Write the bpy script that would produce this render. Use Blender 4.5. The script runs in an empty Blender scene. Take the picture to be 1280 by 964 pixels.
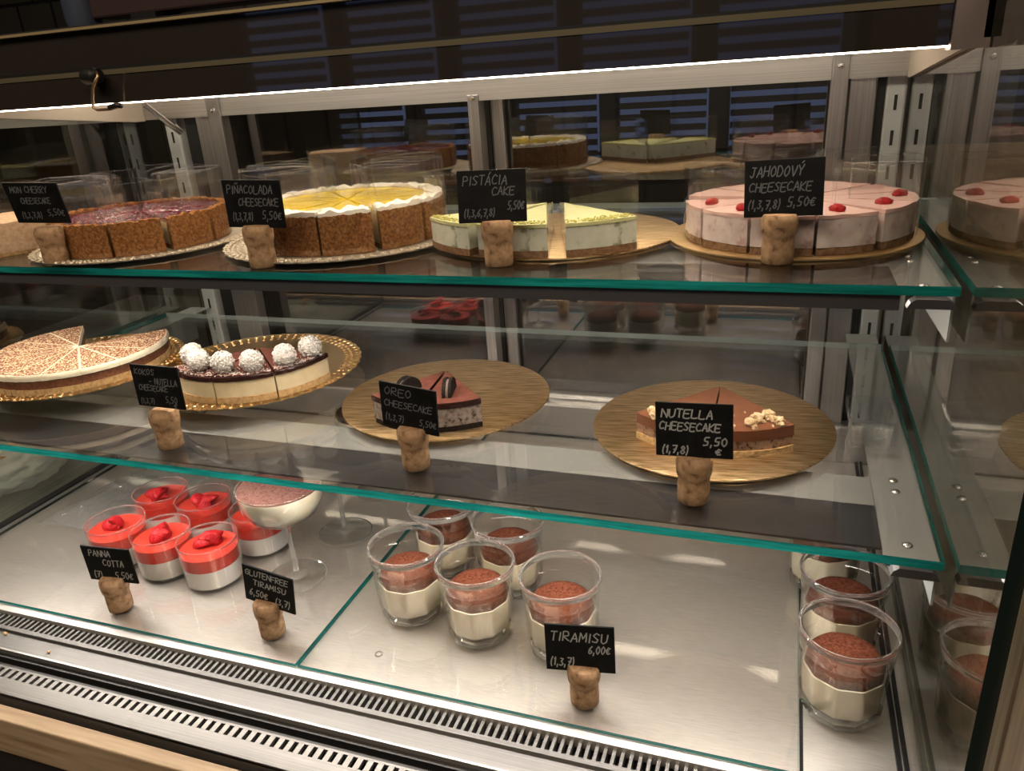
import bpy, bmesh, math, random
from mathutils import Vector, Matrix, noise
PI = math.pi
R = math.radians
C = bpy.context.scene.collection
random.seed(7)
EYE = 1.45                       # height of the eye above the shop floor
Z1, Z2, ZD = EYE - .166, EYE - .350, EYE - .550   # top shelf, middle shelf, glass on the deck
XL, XR, YB = -1.045, .131, 1.14  # side panes and rear sliding doors of the case

# ------------------------------------------------------------------ materials
def nt(name):
    m = bpy.data.materials.new(name); m.use_nodes = True
    n = m.node_tree.nodes; n.clear()
    return m, n, m.node_tree.links, n.new('ShaderNodeOutputMaterial')

def coords(n, l, scale):
    tc = n.new('ShaderNodeTexCoord'); mp = n.new('ShaderNodeMapping')
    mp.inputs['Scale'].default_value = scale if isinstance(scale, tuple) else (scale,) * 3
    l.new(tc.outputs['Object'], mp.inputs['Vector'])
    return mp.outputs['Vector']

def ramp(n, l, fac, stops):
    r = n.new('ShaderNodeValToRGB'); e = r.color_ramp.elements
    while len(e) < len(stops): e.new(.5)
    for q, (p, c) in zip(e, stops): q.position = p; q.color = (*c, 1)
    l.new(fac, r.inputs['Fac']); return r.outputs['Color']

def mat(name, base, rough=.5, metal=0, spec=.5, cols=None, scale=100, kind='noise', detail=4, bump=0, bscale=None, bdist=.001, coat=0, sss=0, ssr=(.01,.006,.004), ior=None, aniso=0, rvar=0):
    m, n, l, out = nt(name)
    p = n.new('ShaderNodeBsdfPrincipled'); l.new(p.outputs['BSDF'], out.inputs['Surface'])
    p.inputs['Base Color'].default_value = (*base, 1); p.inputs['Roughness'].default_value = rough
    p.inputs['Metallic'].default_value = metal; p.inputs['Specular IOR Level'].default_value = spec
    p.inputs['Coat Weight'].default_value = coat
    p.inputs['Coat Roughness'].default_value = .08
    if ior: p.inputs['IOR'].default_value = ior
    if aniso: p.inputs['Anisotropic'].default_value = aniso
    if sss:
        p.inputs['Subsurface Weight'].default_value = sss; p.inputs['Subsurface Radius'].default_value = ssr
        p.inputs['Subsurface Scale'].default_value = 1
    def tex(sc, k):
        v = coords(n, l, sc)
        if k == 'vor':
            t = n.new('ShaderNodeTexVoronoi'); t.inputs['Scale'].default_value = 1; l.new(v, t.inputs['Vector']); return t.outputs['Distance']
        t = n.new('ShaderNodeTexNoise'); t.inputs['Scale'].default_value = 1; t.inputs['Detail'].default_value = detail; l.new(v, t.inputs['Vector']); return t.outputs['Fac']
    f = None
    if cols:
        f = tex(scale, kind); l.new(ramp(n, l, f, cols), p.inputs['Base Color'])
    if rvar:
        f2 = tex(scale, 'noise'); mr = n.new('ShaderNodeMapRange'); mr.inputs['To Min'].default_value = rough - rvar; mr.inputs['To Max'].default_value = rough + rvar
        l.new(f2, mr.inputs['Value']); l.new(mr.outputs['Result'], p.inputs['Roughness'])
    if bump:
        b = n.new('ShaderNodeBump'); b.inputs['Strength'].default_value = bump; b.inputs['Distance'].default_value = bdist
        l.new(tex(bscale or scale, kind), b.inputs['Height']); l.new(b.outputs['Normal'], p.inputs['Normal'])
    return m

def clear(name, f0=.045, tint=(.97,.985,.98), rough=0, rim=0, rimcol=(.5,.55,.5), milk=0, bump=0, bscale=60, edge_glow=0):
    """thin clear pane: transparency plus a Fresnel mirror that is the same from both sides"""
    m, n, l, out = nt(name)
    lw = n.new('ShaderNodeLayerWeight'); lw.inputs['Blend'].default_value = .5
    pw = n.new('ShaderNodeMath'); pw.operation = 'POWER'; l.new(lw.outputs['Facing'], pw.inputs[0]); pw.inputs[1].default_value = 5
    mr = n.new('ShaderNodeMapRange'); mr.inputs['To Min'].default_value = f0; mr.inputs['To Max'].default_value = 1
    l.new(pw.outputs[0], mr.inputs['Value'])
    t = n.new('ShaderNodeBsdfTransparent'); t.inputs['Color'].default_value = (*tint, 1)
    if rim:
        p3 = n.new('ShaderNodeMath'); p3.operation = 'POWER'; l.new(lw.outputs['Facing'], p3.inputs[0]); p3.inputs[1].default_value = 3
        mx = n.new('ShaderNodeMix'); mx.data_type = 'RGBA'; mx.inputs['A'].default_value = (*tint, 1); mx.inputs['B'].default_value = (*rimcol, 1)
        mu = n.new('ShaderNodeMath'); mu.operation = 'MULTIPLY'; l.new(p3.outputs[0], mu.inputs[0]); mu.inputs[1].default_value = rim
        l.new(mu.outputs[0], mx.inputs['Factor']); l.new(mx.outputs['Result'], t.inputs['Color'])
    base = t.outputs[0]
    if milk:
        d = n.new('ShaderNodeBsdfDiffuse'); d.inputs['Color'].default_value = (.8, .8, .8, 1)
        mm = n.new('ShaderNodeMixShader'); mm.inputs[0].default_value = milk; l.new(base, mm.inputs[1]); l.new(d.outputs[0], mm.inputs[2]); base = mm.outputs[0]
    if edge_glow:  # whitish outline painted in for light refracted at the glass edges
        d = n.new('ShaderNodeBsdfDiffuse'); d.inputs['Color'].default_value = (.9, .92, .9, 1)
        tl = n.new('ShaderNodeBsdfTranslucent'); tl.inputs['Color'].default_value = (.9, .92, .9, 1)
        dd = n.new('ShaderNodeMixShader'); l.new(d.outputs[0], dd.inputs[1]); l.new(tl.outputs[0], dd.inputs[2])
        p4 = n.new('ShaderNodeMath'); p4.operation = 'POWER'; l.new(lw.outputs['Facing'], p4.inputs[0]); p4.inputs[1].default_value = 5
        mu2 = n.new('ShaderNodeMath'); mu2.operation = 'MULTIPLY'; l.new(p4.outputs[0], mu2.inputs[0]); mu2.inputs[1].default_value = edge_glow
        mm = n.new('ShaderNodeMixShader'); l.new(mu2.outputs[0], mm.inputs[0]); l.new(base, mm.inputs[1]); l.new(dd.outputs[0], mm.inputs[2]); base = mm.outputs[0]
    g = n.new('ShaderNodeBsdfGlossy'); g.inputs['Roughness'].default_value = rough; g.inputs['Color'].default_value = (1, 1, 1, 1)
    if bump:
        v = coords(n, l, bscale); tx = n.new('ShaderNodeTexNoise'); tx.inputs['Scale'].default_value = 1; l.new(v, tx.inputs['Vector'])
        b = n.new('ShaderNodeBump'); b.inputs['Strength'].default_value = bump; b.inputs['Distance'].default_value = .002
        l.new(tx.outputs['Fac'], b.inputs['Height']); l.new(b.outputs['Normal'], g.inputs['Normal'])
    s = n.new('ShaderNodeMixShader'); l.new(mr.outputs['Result'], s.inputs[0]); l.new(base, s.inputs[1]); l.new(g.outputs[0], s.inputs[2])
    l.new(s.outputs[0], out.inputs['Surface'])
    return m

def emit(name, col, st):
    m, n, l, out = nt(name); e = n.new('ShaderNodeEmission'); e.inputs['Color'].default_value = (*col, 1); e.inputs['Strength'].default_value = st
    l.new(e.outputs[0], out.inputs['Surface']); return m

M = {}
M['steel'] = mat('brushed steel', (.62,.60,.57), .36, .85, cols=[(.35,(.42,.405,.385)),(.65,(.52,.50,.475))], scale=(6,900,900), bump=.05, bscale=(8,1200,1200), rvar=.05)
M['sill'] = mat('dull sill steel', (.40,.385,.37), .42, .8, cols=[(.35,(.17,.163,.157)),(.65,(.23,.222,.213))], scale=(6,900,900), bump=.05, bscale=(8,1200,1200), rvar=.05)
M['deck'] = mat('deck steel', (.62,.60,.57), .42, .78, cols=[(.3,(.66,.64,.61)),(.7,(.84,.81,.77))], scale=(60,1400,200), bump=.08, bscale=(80,1500,300), rvar=.06)
M['post'] = mat('dull post steel', (.36,.34,.33), .38, 1, cols=[(.35,(.30,.29,.28)),(.65,(.42,.40,.39))], scale=(700,700,6))
M['rail'] = mat('grey coated slotted rail', (.50,.52,.51), .45, .2)
M['white'] = mat('pale grey coated metal', (.42,.45,.45), .4, .25)
M['dark'] = mat('dark glossy panel', (.022,.021,.021), .12, 0, spec=.7)
M['face'] = mat('dark lamp housing face', (.030,.024,.020), .025, 0, spec=.9, coat=.3)
M['panel'] = mat('dark grey strip', (.066,.069,.076), .35, .3)
M['fascia'] = mat('grey fascia metal', (.16,.155,.16), .35, .7)
M['black'] = mat('black rubber', (.010,.010,.010), .45)
M['hollow'] = mat('hollow shade', (.012,.011,.010), .8)  # near-black colour stands for the shade in troughs, gaps and slots
M['olive'] = mat('olive trim strip', (.20,.17,.10), .4, .5)
M['trim'] = mat('warm-lit metal trim', (.60,.46,.24), .4, .6)  # brass tone takes in a yellow lamp reflection along the edge
M['cream'] = mat('cream coated bracket', (.50,.43,.35), .5)
M['endplate'] = mat('taupe end plate', (.20,.155,.14), .5)
M['rivet'] = mat('rivet metal', (.7,.7,.7), .25, 1)
M['glass'] = clear('shelf glass', .075, (.972,.966,.955))
def edge_mat():
    m, n, l, out = nt('teal glass edge')
    v = coords(n, l, (14, 40, 300)); tx = n.new('ShaderNodeTexNoise'); tx.inputs['Scale'].default_value = 1; l.new(v, tx.inputs['Vector'])
    c = ramp(n, l, tx.outputs['Fac'], [(.35,(.004,.15,.14)),(.65,(.014,.30,.275))])
    t = n.new('ShaderNodeBsdfTranslucent'); l.new(c, t.inputs['Color']); d = n.new('ShaderNodeBsdfDiffuse'); l.new(c, d.inputs['Color'])
    g = n.new('ShaderNodeBsdfGlossy'); g.inputs['Roughness'].default_value = .1
    a = n.new('ShaderNodeMixShader'); a.inputs[0].default_value = .35; l.new(t.outputs[0], a.inputs[1]); l.new(d.outputs[0], a.inputs[2])
    b = n.new('ShaderNodeMixShader'); b.inputs[0].default_value = .06; l.new(a.outputs[0], b.inputs[1]); l.new(g.outputs[0], b.inputs[2])
    l.new(b.outputs[0], out.inputs[0]); return m
M['edge'] = edge_mat()
M['backedge'] = mat('polished pale glass edge', (.42,.50,.49), .2)
M['side'] = clear('insulated side glass', .19, (.80,.82,.78))
M['door'] = clear('rear door glass', .22, (.60,.60,.60))
M['jarglass'] = clear('jar glass', .05, (.987,.984,.974), rim=.5, rimcol=(.5,.5,.46), edge_glow=.10)
def solid(name, col, rough=0, milk=.13):
    m, n, l, out = nt(name); g = n.new('ShaderNodeBsdfGlass'); g.inputs['IOR'].default_value = 1.48; g.inputs['Roughness'].default_value = rough; g.inputs['Color'].default_value = (*col, 1)
    d = n.new('ShaderNodeBsdfDiffuse'); d.inputs['Color'].default_value = (.9, .92, .9, 1); tl = n.new('ShaderNodeBsdfTranslucent'); tl.inputs['Color'].default_value = (.9, .92, .9, 1)
    a = n.new('ShaderNodeMixShader'); l.new(d.outputs[0], a.inputs[1]); l.new(tl.outputs[0], a.inputs[2])
    b = n.new('ShaderNodeMixShader'); b.inputs[0].default_value = milk; l.new(g.outputs[0], b.inputs[1]); l.new(a.outputs[0], b.inputs[2])  # diffuse white share paints the bright look of glass rims and stems
    l.new(b.outputs[0], out.inputs[0]); return m
M['solidglass'] = solid('solid glass', (.97,.985,.97))
M['stemglass'] = solid('stem glass', (.99,.99,.985), 0, .18)
M['solidplastic'] = solid('solid clear plastic', (.97,.96,.96))
M['coupeglass'] = clear('coupe glass', .06, (.975,.98,.975), rim=.6, rimcol=(.5,.53,.5), edge_glow=.2)
M['cup'] = clear('clear plastic cup', .045, (.97,.97,.97), rim=.3, rimcol=(.62,.6,.6), edge_glow=.2)
M['film'] = clear('cake film', .04, (.985,.983,.98), rough=.0, milk=.004, bump=.15, bscale=28)
M['filmedge'] = clear('cut film edge', .10, (.9,.9,.88), rough=.1, milk=.2)
M['plastic'] = clear('crinkled clear plastic', .10, (.93,.95,.94), rough=.03, milk=.10, bump=1, bscale=160)
M['stand'] = clear('clear stand', .06, (.9,.92,.9), rim=.6)
M['led'] = emit('warm lamp diffuser', (1,.84,.65), 17)
M['ledroof'] = emit('roof lamp diffuser', (1,.85,.66), 20)
M['ledtop'] = emit('upper shelf lamp diffuser', (1,.87,.72), 54)
M['ledmid'] = emit('lower shelf lamp diffuser', (1,.92,.83), 36)
M['slate'] = mat('black slate', (.006,.006,.006), .6, spec=.15, cols=[(.4,(.0045,.0045,.0045)),(.7,(.009,.009,.009))], scale=90)
M['chalk'] = mat('shaded chalk', (.15,.15,.155), .9)  # shaded copy of the chalk, for sign fronts that get little light
M['chalkbright'] = mat('lit chalk', (.42,.42,.41), .9)  # lit copy of the same chalk, for the brighter signs
M['cork'] = mat('cork', (.45,.27,.14), .8, cols=[(.28,(.10,.05,.025)),(.42,(.33,.19,.095)),(.72,(.50,.32,.18))], scale=160, detail=6, bump=.5, bdist=.0008)
def food(name, cols, scale, **k):
    return mat(name, cols[-1][1], k.pop('rough', .6), cols=cols, scale=scale, **k)
M['crust'] = food('crumb crust', [(.25,(.10,.034,.008)),(.5,(.28,.115,.032)),(.8,(.46,.23,.08))], 330, detail=8, bump=.9, bdist=.0012, rough=.85, spec=.15)
M['darkcrust'] = food('dark crumb crust', [(.25,(.075,.026,.008)),(.5,(.24,.10,.03)),(.8,(.40,.20,.07))], 330, detail=8, bump=.9, bdist=.0012, rough=.85, spec=.15)
M['biscuit'] = food('biscuit base', [(.3,(.30,.15,.05)),(.6,(.52,.32,.14))], 260, detail=7, bump=.7, rough=.8)
M['palebiscuit'] = food('pale biscuit base', [(.3,(.45,.25,.09)),(.6,(.68,.44,.20))], 260, detail=7, bump=.7, rough=.8)
M['brownbiscuit'] = food('brown biscuit base', [(.3,(.16,.075,.03)),(.6,(.30,.16,.07))], 260, detail=7, bump=.7, rough=.8)
M['custard'] = food('pale cheesecake', [(.3,(.70,.56,.33)),(.7,(.80,.68,.45))], 60, bump=.15, bscale=300, sss=.15)
M['cream'+'y'] = food('vanilla cream', [(.3,(.88,.77,.56)),(.7,(.93,.84,.66))], 50, bump=.1, bscale=200, sss=.15)
M['whitecream'] = food('whipped cream', [(.3,(.78,.74,.66)),(.7,(.86,.83,.76))], 60, bump=.2, bscale=150, sss=.15)
M['panna'] = food('panna cotta', [(.3,(.84,.79,.72)),(.7,(.90,.86,.79))], 40, sss=.2, rough=.35)
M['cherry'] = food('cherry topping', [(.3,(.05,.004,.010)),(.5,(.15,.012,.030)),(.66,(.30,.05,.08)),(.75,(.62,.40,.42))], 130, rough=.15, bump=.6, bdist=.002, bscale=150, coat=.5)  # palest stop paints highlights and pale dust on the cherries
M['pine'] = food('pineapple glaze', [(.3,(.93,.60,.008)),(.7,(.97,.72,.03))], 60, rough=.2, bump=.15, coat=.4, sss=.1)
M['green'] = food('pistachio glaze', [(.3,(.62,.62,.27)),(.7,(.72,.71,.38))], 70, rough=.4, bump=.15)
M['pistcake'] = food('pistachio cheesecake', [(.30,(.30,.30,.20)),(.42,(.66,.66,.52)),(.8,(.76,.75,.62))], 90, bump=.3, rough=.5)
M['nuts'] = food('chopped pistachios', [(.3,(.25,.24,.05)),(.5,(.50,.48,.12)),(.7,(.66,.60,.28))], 260, rough=.7)
M['pink'] = food('strawberry glaze', [(.3,(.78,.48,.42)),(.7,(.86,.60,.54))], 40, rough=.35, bump=.1, sss=.1)
M['pinkmousse'] = food('marbled strawberry mousse', [(.30,(.45,.28,.26)),(.42,(.70,.55,.50)),(.75,(.80,.70,.64))], 70, detail=6, rough=.6, bump=.3)
M['berry'] = food('strawberry flesh', [(.05,(.50,.16,.08)),(.14,(.25,.006,.010)),(.6,(.40,.014,.018))], 420, kind='vor', rough=.4, bump=.6, bdist=.0014, spec=.2)
M['jelly'] = food('strawberry jelly', [(.3,(.46,.030,.020)),(.7,(.55,.050,.030))], 180, rough=.3, bump=.12, coat=.05, sss=.15, ssr=(.01,.002,.002))
M['cocoa'] = food('cocoa powder', [(.3,(.055,.016,.008)),(.5,(.12,.036,.019)),(.8,(.19,.065,.037))], 420, detail=8, rough=.95, bump=.5, spec=.08)
M['cocoapurple'] = food('fine cocoa powder', [(.3,(.05,.022,.018)),(.5,(.10,.048,.038)),(.8,(.14,.07,.055))], 420, detail=8, rough=.95, bump=.5, spec=.08)
M['speckle'] = food('cocoa speckled cream', [(.47,(.17,.045,.02)),(.52,(.34,.13,.06)),(.57,(.80,.63,.40))], 420, detail=3, rough=.8, bump=.3)
M['nougat'] = food('nougat layer', [(.3,(.10,.036,.017)),(.6,(.19,.075,.036))], 200, rough=.5, bump=.5)
M['choc'] = food('dark chocolate glaze', [(.3,(.022,.007,.006)),(.7,(.040,.012,.009))], 60, rough=.25, coat=.2)
M['milkchoc'] = food('milk chocolate layer', [(.3,(.16,.060,.030)),(.7,(.20,.080,.042))], 60, rough=.4, spec=.25)
M['chocmousse'] = food('chocolate hazelnut filling', [(.32,(.055,.022,.012)),(.45,(.30,.17,.10)),(.75,(.40,.25,.15))], 240, detail=6, rough=.8, bump=.6)
M['cookiefill'] = food('cookie speckled filling', [(.33,(.03,.022,.018)),(.45,(.22,.17,.14)),(.75,(.34,.28,.24))], 200, detail=6, rough=.8, bump=.5)
M['blackcookie'] = food('black cookie crumb', [(.3,(.006,.004,.004)),(.7,(.020,.013,.011))], 260, rough=.8, bump=.7, spec=.2)
M['redcocoa'] = food('red brown cocoa top', [(.3,(.11,.036,.026)),(.7,(.16,.058,.042))], 120, rough=.7, spec=.15)
M['cookiecream'] = mat('cookie cream', (.20,.165,.145), .8)
M['coconut'] = food('grated coconut', [(.3,(.40,.36,.33)),(.6,(.72,.68,.65))], 500, kind='noise', rough=.9, bump=1, bdist=.002)
M['hazel'] = food('chopped hazelnut', [(.3,(.24,.11,.045)),(.45,(.50,.36,.20)),(.7,(.62,.48,.30))], 260, rough=.7, bump=.4)
M['sponge'] = food('pale caramel sponge', [(.3,(.48,.30,.17)),(.6,(.64,.44,.28))], 260, detail=7, rough=.8, bump=.6)
M['meringue'] = food('white meringue', [(.3,(.62,.64,.58)),(.7,(.80,.80,.74))], 50, rough=.6, bump=.4)
M['orange'] = mat('candied orange peel', (.80,.34,.05), .3, coat=.4)
M['gold'] = mat('gold foil', (.80,.53,.24), .33, 1, cols=[(.32,(.50,.31,.13)),(.5,(.80,.55,.27)),(.68,(.97,.76,.48))], scale=(35,420,420), detail=3, bump=.42, bscale=(45,620,620), bdist=.0016, rvar=.06)  # colour grain paints the uneven reflections of crinkled foil
M['smoothgold'] = mat('smooth gold foil', (.82,.54,.24), .34, .9, cols=[(.3,(.72,.46,.19)),(.7,(.86,.62,.32))], scale=40, bump=.35, bscale=60)
M['lacegold'] = mat('embossed gold card', (.72,.52,.28), .28, 1, bump=.2, bscale=300)
M['lacepale'] = mat('embossed pale card', (.62,.54,.42), .4, .7, bump=.2, bscale=300)
def wood_mat():
    m, n, l, out = nt('pale oak'); p = n.new('ShaderNodeBsdfPrincipled'); l.new(p.outputs[0], out.inputs[0]); p.inputs['Roughness'].default_value = .55
    v = coords(n, l, (9, 130, 130)); t = n.new('ShaderNodeTexNoise'); t.inputs['Scale'].default_value = 1; t.inputs['Detail'].default_value = 6; l.new(v, t.inputs['Vector'])
    l.new(ramp(n, l, t.outputs['Fac'], [(.3,(.24,.155,.085)),(.5,(.36,.255,.155)),(.75,(.45,.33,.215))]), p.inputs['Base Color']); return m
M['oak'] = wood_mat()
M['oakdark'] = mat('brown wood grain', (.25,.16,.09), .5, cols=[(.3,(.16,.10,.055)),(.55,(.27,.185,.11)),(.8,(.36,.26,.17))], scale=(200,10,160), detail=6)
M['oakpost'] = mat('taupe wood grain', (.30,.22,.16), .5, cols=[(.3,(.20,.145,.10)),(.55,(.31,.235,.17)),(.8,(.40,.31,.23))], scale=(160,160,8), detail=6)
M['carcass'] = mat('dark brown front', (.018,.012,.010), .6)
M['blueplastic'] = mat('blue grey plastic', (.05,.06,.09), .4)
M['brownbox'] = mat('dark red brown board', (.040,.020,.018), .55)
M['plaster'] = mat('dark painted wall', (.05,.045,.04), .9, bump=.1, bscale=20)
M['floor'] = mat('dark floor', (.06,.05,.042), .5)
M['slat'] = mat('dark blind slat', (.05,.05,.055), .5)
M['wire'] = mat('dull brass wire', (.42,.30,.17), .35, 1)
def tile_mat():
    m, n, l, out = nt('dark stone tiles'); p = n.new('ShaderNodeBsdfPrincipled'); l.new(p.outputs[0], out.inputs[0]); p.inputs['Roughness'].default_value = .5
    tc = n.new('ShaderNodeTexCoord'); mp = n.new('ShaderNodeMapping'); mp.inputs['Rotation'].default_value = (R(90), 0, 0); l.new(tc.outputs['Object'], mp.inputs['Vector'])
    b = n.new('ShaderNodeTexBrick'); b.inputs['Scale'].default_value = 1; b.inputs['Brick Width'].default_value = .16; b.inputs['Row Height'].default_value = .30
    b.inputs['Mortar Size'].default_value = .006; b.inputs['Color1'].default_value = (.050,.044,.036,1); b.inputs['Color2'].default_value = (.066,.06,.048,1); b.inputs['Mortar'].default_value = (.012,.011,.01,1)
    l.new(mp.outputs[0], b.inputs['Vector']); l.new(b.outputs['Color'], p.inputs['Base Color']); return m
M['tile'] = tile_mat()

# ------------------------------------------------------------------ mesh helpers
def obj(name, bm, mats, parent=None, smooth=False, loc=None):
    me = bpy.data.meshes.new(name); bmesh.ops.recalc_face_normals(bm, faces=bm.faces[:])
    bm.to_mesh(me); bm.free()
    for m in (mats if isinstance(mats, (list, tuple)) else [mats]): me.materials.append(M[m])
    if smooth:
        for p in me.polygons: p.use_smooth = True
        if smooth != True:
            me.set_sharp_from_angle(angle=R(smooth))
    o = bpy.data.objects.new(name, me); C.objects.link(o)
    if parent: o.parent = parent
    if loc: o.location = loc
    return o
def tag(o, label, cat, group=None, kind=None):
    o['label'] = label; o['category'] = cat
    if group: o['group'] = group
    if kind: o['kind'] = kind
    return o
def thing(name, label, cat, loc=(0,0,0), rz=0, group=None):
    o = bpy.data.objects.new(name, None); C.objects.link(o); o.empty_display_size = .02
    o.location = loc; o.rotation_euler = (0, 0, rz)
    return tag(o, label, cat, group)
def struct(name, bm, m, parent=None):
    o = obj(name, bm, m, parent); o['kind'] = 'structure'; return o
def dup(root, loc, rz=0, label=None, group=None):
    r = root.copy(); C.objects.link(r); r.location = loc; r.rotation_euler = (0, 0, rz)
    if label: r['label'] = label
    if group: r['group'] = group
    for ch in list(root.children):
        c = ch.copy(); C.objects.link(c); c.parent = r
        for g in list(ch.children):
            d = g.copy(); C.objects.link(d); d.parent = c
    return r
def BM(): return bmesh.new()
def box(bm, x0, x1, y0, y1, z0, z1, mi=0, bev=0):
    r = bmesh.ops.create_cube(bm, size=1, matrix=Matrix.Translation(((x0+x1)/2, (y0+y1)/2, (z0+z1)/2)) @ Matrix.Diagonal((abs(x1-x0), abs(y1-y0), abs(z1-z0), 1)))
    vs = r['verts']; fs = {f for v in vs for f in v.link_faces}
    for f in fs: f.material_index = mi
    if bev:
        es = {e for v in vs for e in v.link_edges}
        g = bmesh.ops.bevel(bm, geom=list(es), offset=bev, segments=2, affect='EDGES', profile=.5)
        for f in g['faces']: f.material_index = mi
    return fs
def bx(*a, **k):
    bm = BM(); box(bm, *a, **k); return bm
def prism(bm, pts, axis, a, b, mi=0):
    """extrude a polygon (2-D points) between a and b along axis"""
    def P(p, t):
        return {'x': (t, p[0], p[1]), 'y': (p[0], t, p[1]), 'z': (p[0], p[1], t)}[axis]
    A = [bm.verts.new(P(p, a)) for p in pts]; B = [bm.verts.new(P(p, b)) for p in pts]
    fs = [bm.faces.new(A), bm.faces.new(B[::-1])]
    for i in range(len(pts)):
        j = (i+1) % len(pts); fs.append(bm.faces.new((A[i], B[i], B[j], A[j])))
    for f in fs: f.material_index = mi
def lathe(bm, prof, n=48, closed=False, rf=None, mi=0, c=(0,0,0)):
    """revolve (r, z) points about z; r = 0 ends make poles; rf(r, z, angle) may change r"""
    rows = []
    for r, z in prof:
        if r <= 1e-6: rows.append([bm.verts.new((c[0], c[1], c[2]+z))]); continue
        row = []
        for k in range(n):
            a = 2*PI*k/n; q = rf(r, z, a) if rf else r
            row.append(bm.verts.new((c[0]+q*math.cos(a), c[1]+q*math.sin(a), c[2]+z)))
        rows.append(row)
    pairs = list(zip(rows, rows[1:])) + ([(rows[-1], rows[0])] if closed else [])
    for A, B in pairs:
        for k in range(n):
            j = (k+1) % n
            if len(A) == 1 and len(B) == 1: continue
            if len(A) == 1: f = bm.faces.new((A[0], B[k], B[j]))
            elif len(B) == 1: f = bm.faces.new((A[k], A[j], B[0]))
            else: f = bm.faces.new((A[k], A[j], B[j], B[k]))
            f.material_index = mi
def lattice(bm, ni, nj, nk, f, mi=0):
    """closed surface of a deformed block, f(u, v, w) -> point"""
    V = {}
    def v(i, j, k):
        if (i, j, k) not in V: V[(i, j, k)] = bm.verts.new(f(i/ni, j/nj, k/nk))
        return V[(i, j, k)]
    def q(a, b, c, d):
        bm.faces.new((v(*a), v(*b), v(*c), v(*d))).material_index = mi
    for i in range(ni):
        for j in range(nj):
            for k in (0, nk): q((i,j,k), (i+1,j,k), (i+1,j+1,k), (i,j+1,k))
        for k in range(nk):
            for j in (0, nj): q((i,j,k), (i+1,j,k), (i+1,j,k+1), (i,j,k+1))
    for j in range(nj):
        for k in range(nk):
            for i in (0, ni): q((i,j,k), (i,j+1,k), (i,j+1,k+1), (i,j,k+1))
def tube(bm, pts, r, n=8, mi=0):
    pts = [Vector(p) for p in pts]; rows = []
    for i, p in enumerate(pts):
        d = (pts[min(i+1, len(pts)-1)] - pts[max(i-1, 0)]).normalized()
        a = d.orthogonal().normalized() if i == 0 else (rows_a - d * rows_a.dot(d)).normalized()
        rows_a = a; b = d.cross(a)
        rows.append([bm.verts.new(p + (a*math.cos(2*PI*k/n) + b*math.sin(2*PI*k/n)) * r) for k in range(n)])
    for A, B in zip(rows, rows[1:]):
        for k in range(n): bm.faces.new((A[k], A[(k+1)%n], B[(k+1)%n], B[k])).material_index = mi
    bm.faces.new(rows[0][::-1]).material_index = mi; bm.faces.new(rows[-1]).material_index = mi
def blob(bm, c, rad, seed=0, amp=.2, sub=2, freq=1.0, rot=0, mi=0):
    r = bmesh.ops.create_icosphere(bm, subdivisions=sub, radius=1)
    rad = rad if isinstance(rad, tuple) else (rad,)*3
    mrot = Matrix.Rotation(rot, 3, 'Z')
    for v in r['verts']:
        k = 1 + amp * noise.noise(v.co * 1.7 * freq + Vector((seed*3.7, seed*1.3, seed)))
        v.co = mrot @ Vector((v.co.x*rad[0]*k, v.co.y*rad[1]*k, v.co.z*rad[2]*k)) + Vector(c)
        for f in v.link_faces: f.material_index = mi
def solidify(bm, cond):
    for f in bm.faces:
        if cond(f.calc_center_median()): f.material_index = 1
def nz(x, y, z, s, seed=0): return noise.noise(Vector((x*s + seed*7.1, y*s - seed*3.3, z*s + seed)))

# ------------------------------------------------------------------ room
bm = bx(-4.2, 2.2, -2.8, 2.4, -.1, 0); struct('floor', bm, 'floor')
bm = bx(-4.2, 2.2, -2.8, 2.4, 2.8, 2.9); struct('ceiling', bm, 'plaster')
bm = bx(-4.2, 2.2, 2.3, 2.4, 0, 2.8); struct('wall_back', bm, 'tile')
bm = bx(-4.3, -4.2, -2.8, 2.4, 0, 2.8); struct('wall_left', bm, 'plaster')
bm = bx(2.2, 2.3, -2.8, 2.4, 0, 2.8); struct('wall_right', bm, 'plaster')
wx0, wx1, wz0, wz1 = -3.1, .24, .92, 2.35
bm = BM(); box(bm, -4.2, wx0, -2.8, -2.7, 0, 2.8); box(bm, wx1, 2.2, -2.8, -2.7, 0, 2.8); box(bm, wx0, wx1, -2.8, -2.7, 0, wz0); box(bm, wx0, wx1, -2.8, -2.7, wz1, 2.8)
struct('wall_front', bm, 'plaster')
bm = BM(); n_p = 5; w = (wx1-wx0)/n_p
for i in range(n_p+1): box(bm, wx0+i*w-.06, wx0+i*w+.06, -2.76, -2.70, wz0, wz1)
box(bm, wx0, wx1, -2.76, -2.70, wz0, wz0+.05); box(bm, wx0, wx1, -2.76, -2.70, wz1-.05, wz1)
struct('window_1', bm, 'slat')
bl = tag(obj('window_blind', (lambda b: [box(b, wx0+i*w+.07, wx0+(i+1)*w-.07, -2.68, -2.66, wz0+.03+k*.068, wz0+.066+k*.068) for i in range(n_p) for k in range(20)] and b)(BM()), 'slat'), 'dark slatted blind across the daylit shop window', 'blind')

# ------------------------------------------------------------------ wooden counter
t = thing('wooden_counter', 'brown counter with pale oak edge below the steel grille of the display case', 'counter', (-.45, .6, 0))
def ch(name, bm, m, p, smooth=False):                       # child given in world coordinates
    bmesh.ops.translate(bm, verts=bm.verts[:], vec=-Vector(p.location)); return obj(name, bm, m, p, smooth)
ch('oak_edge', bx(-1.9, .147, .374, .3905, ZD-.060, ZD-.012, bev=.0015), 'oak', t)
ch('front_panel', bx(-1.9, .147, .384, .391, 0, ZD-.075), 'carcass', t)
ch('base', bx(-1.9, .150, .404, 1.16, 0, ZD-.075), 'carcass', t)

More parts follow.
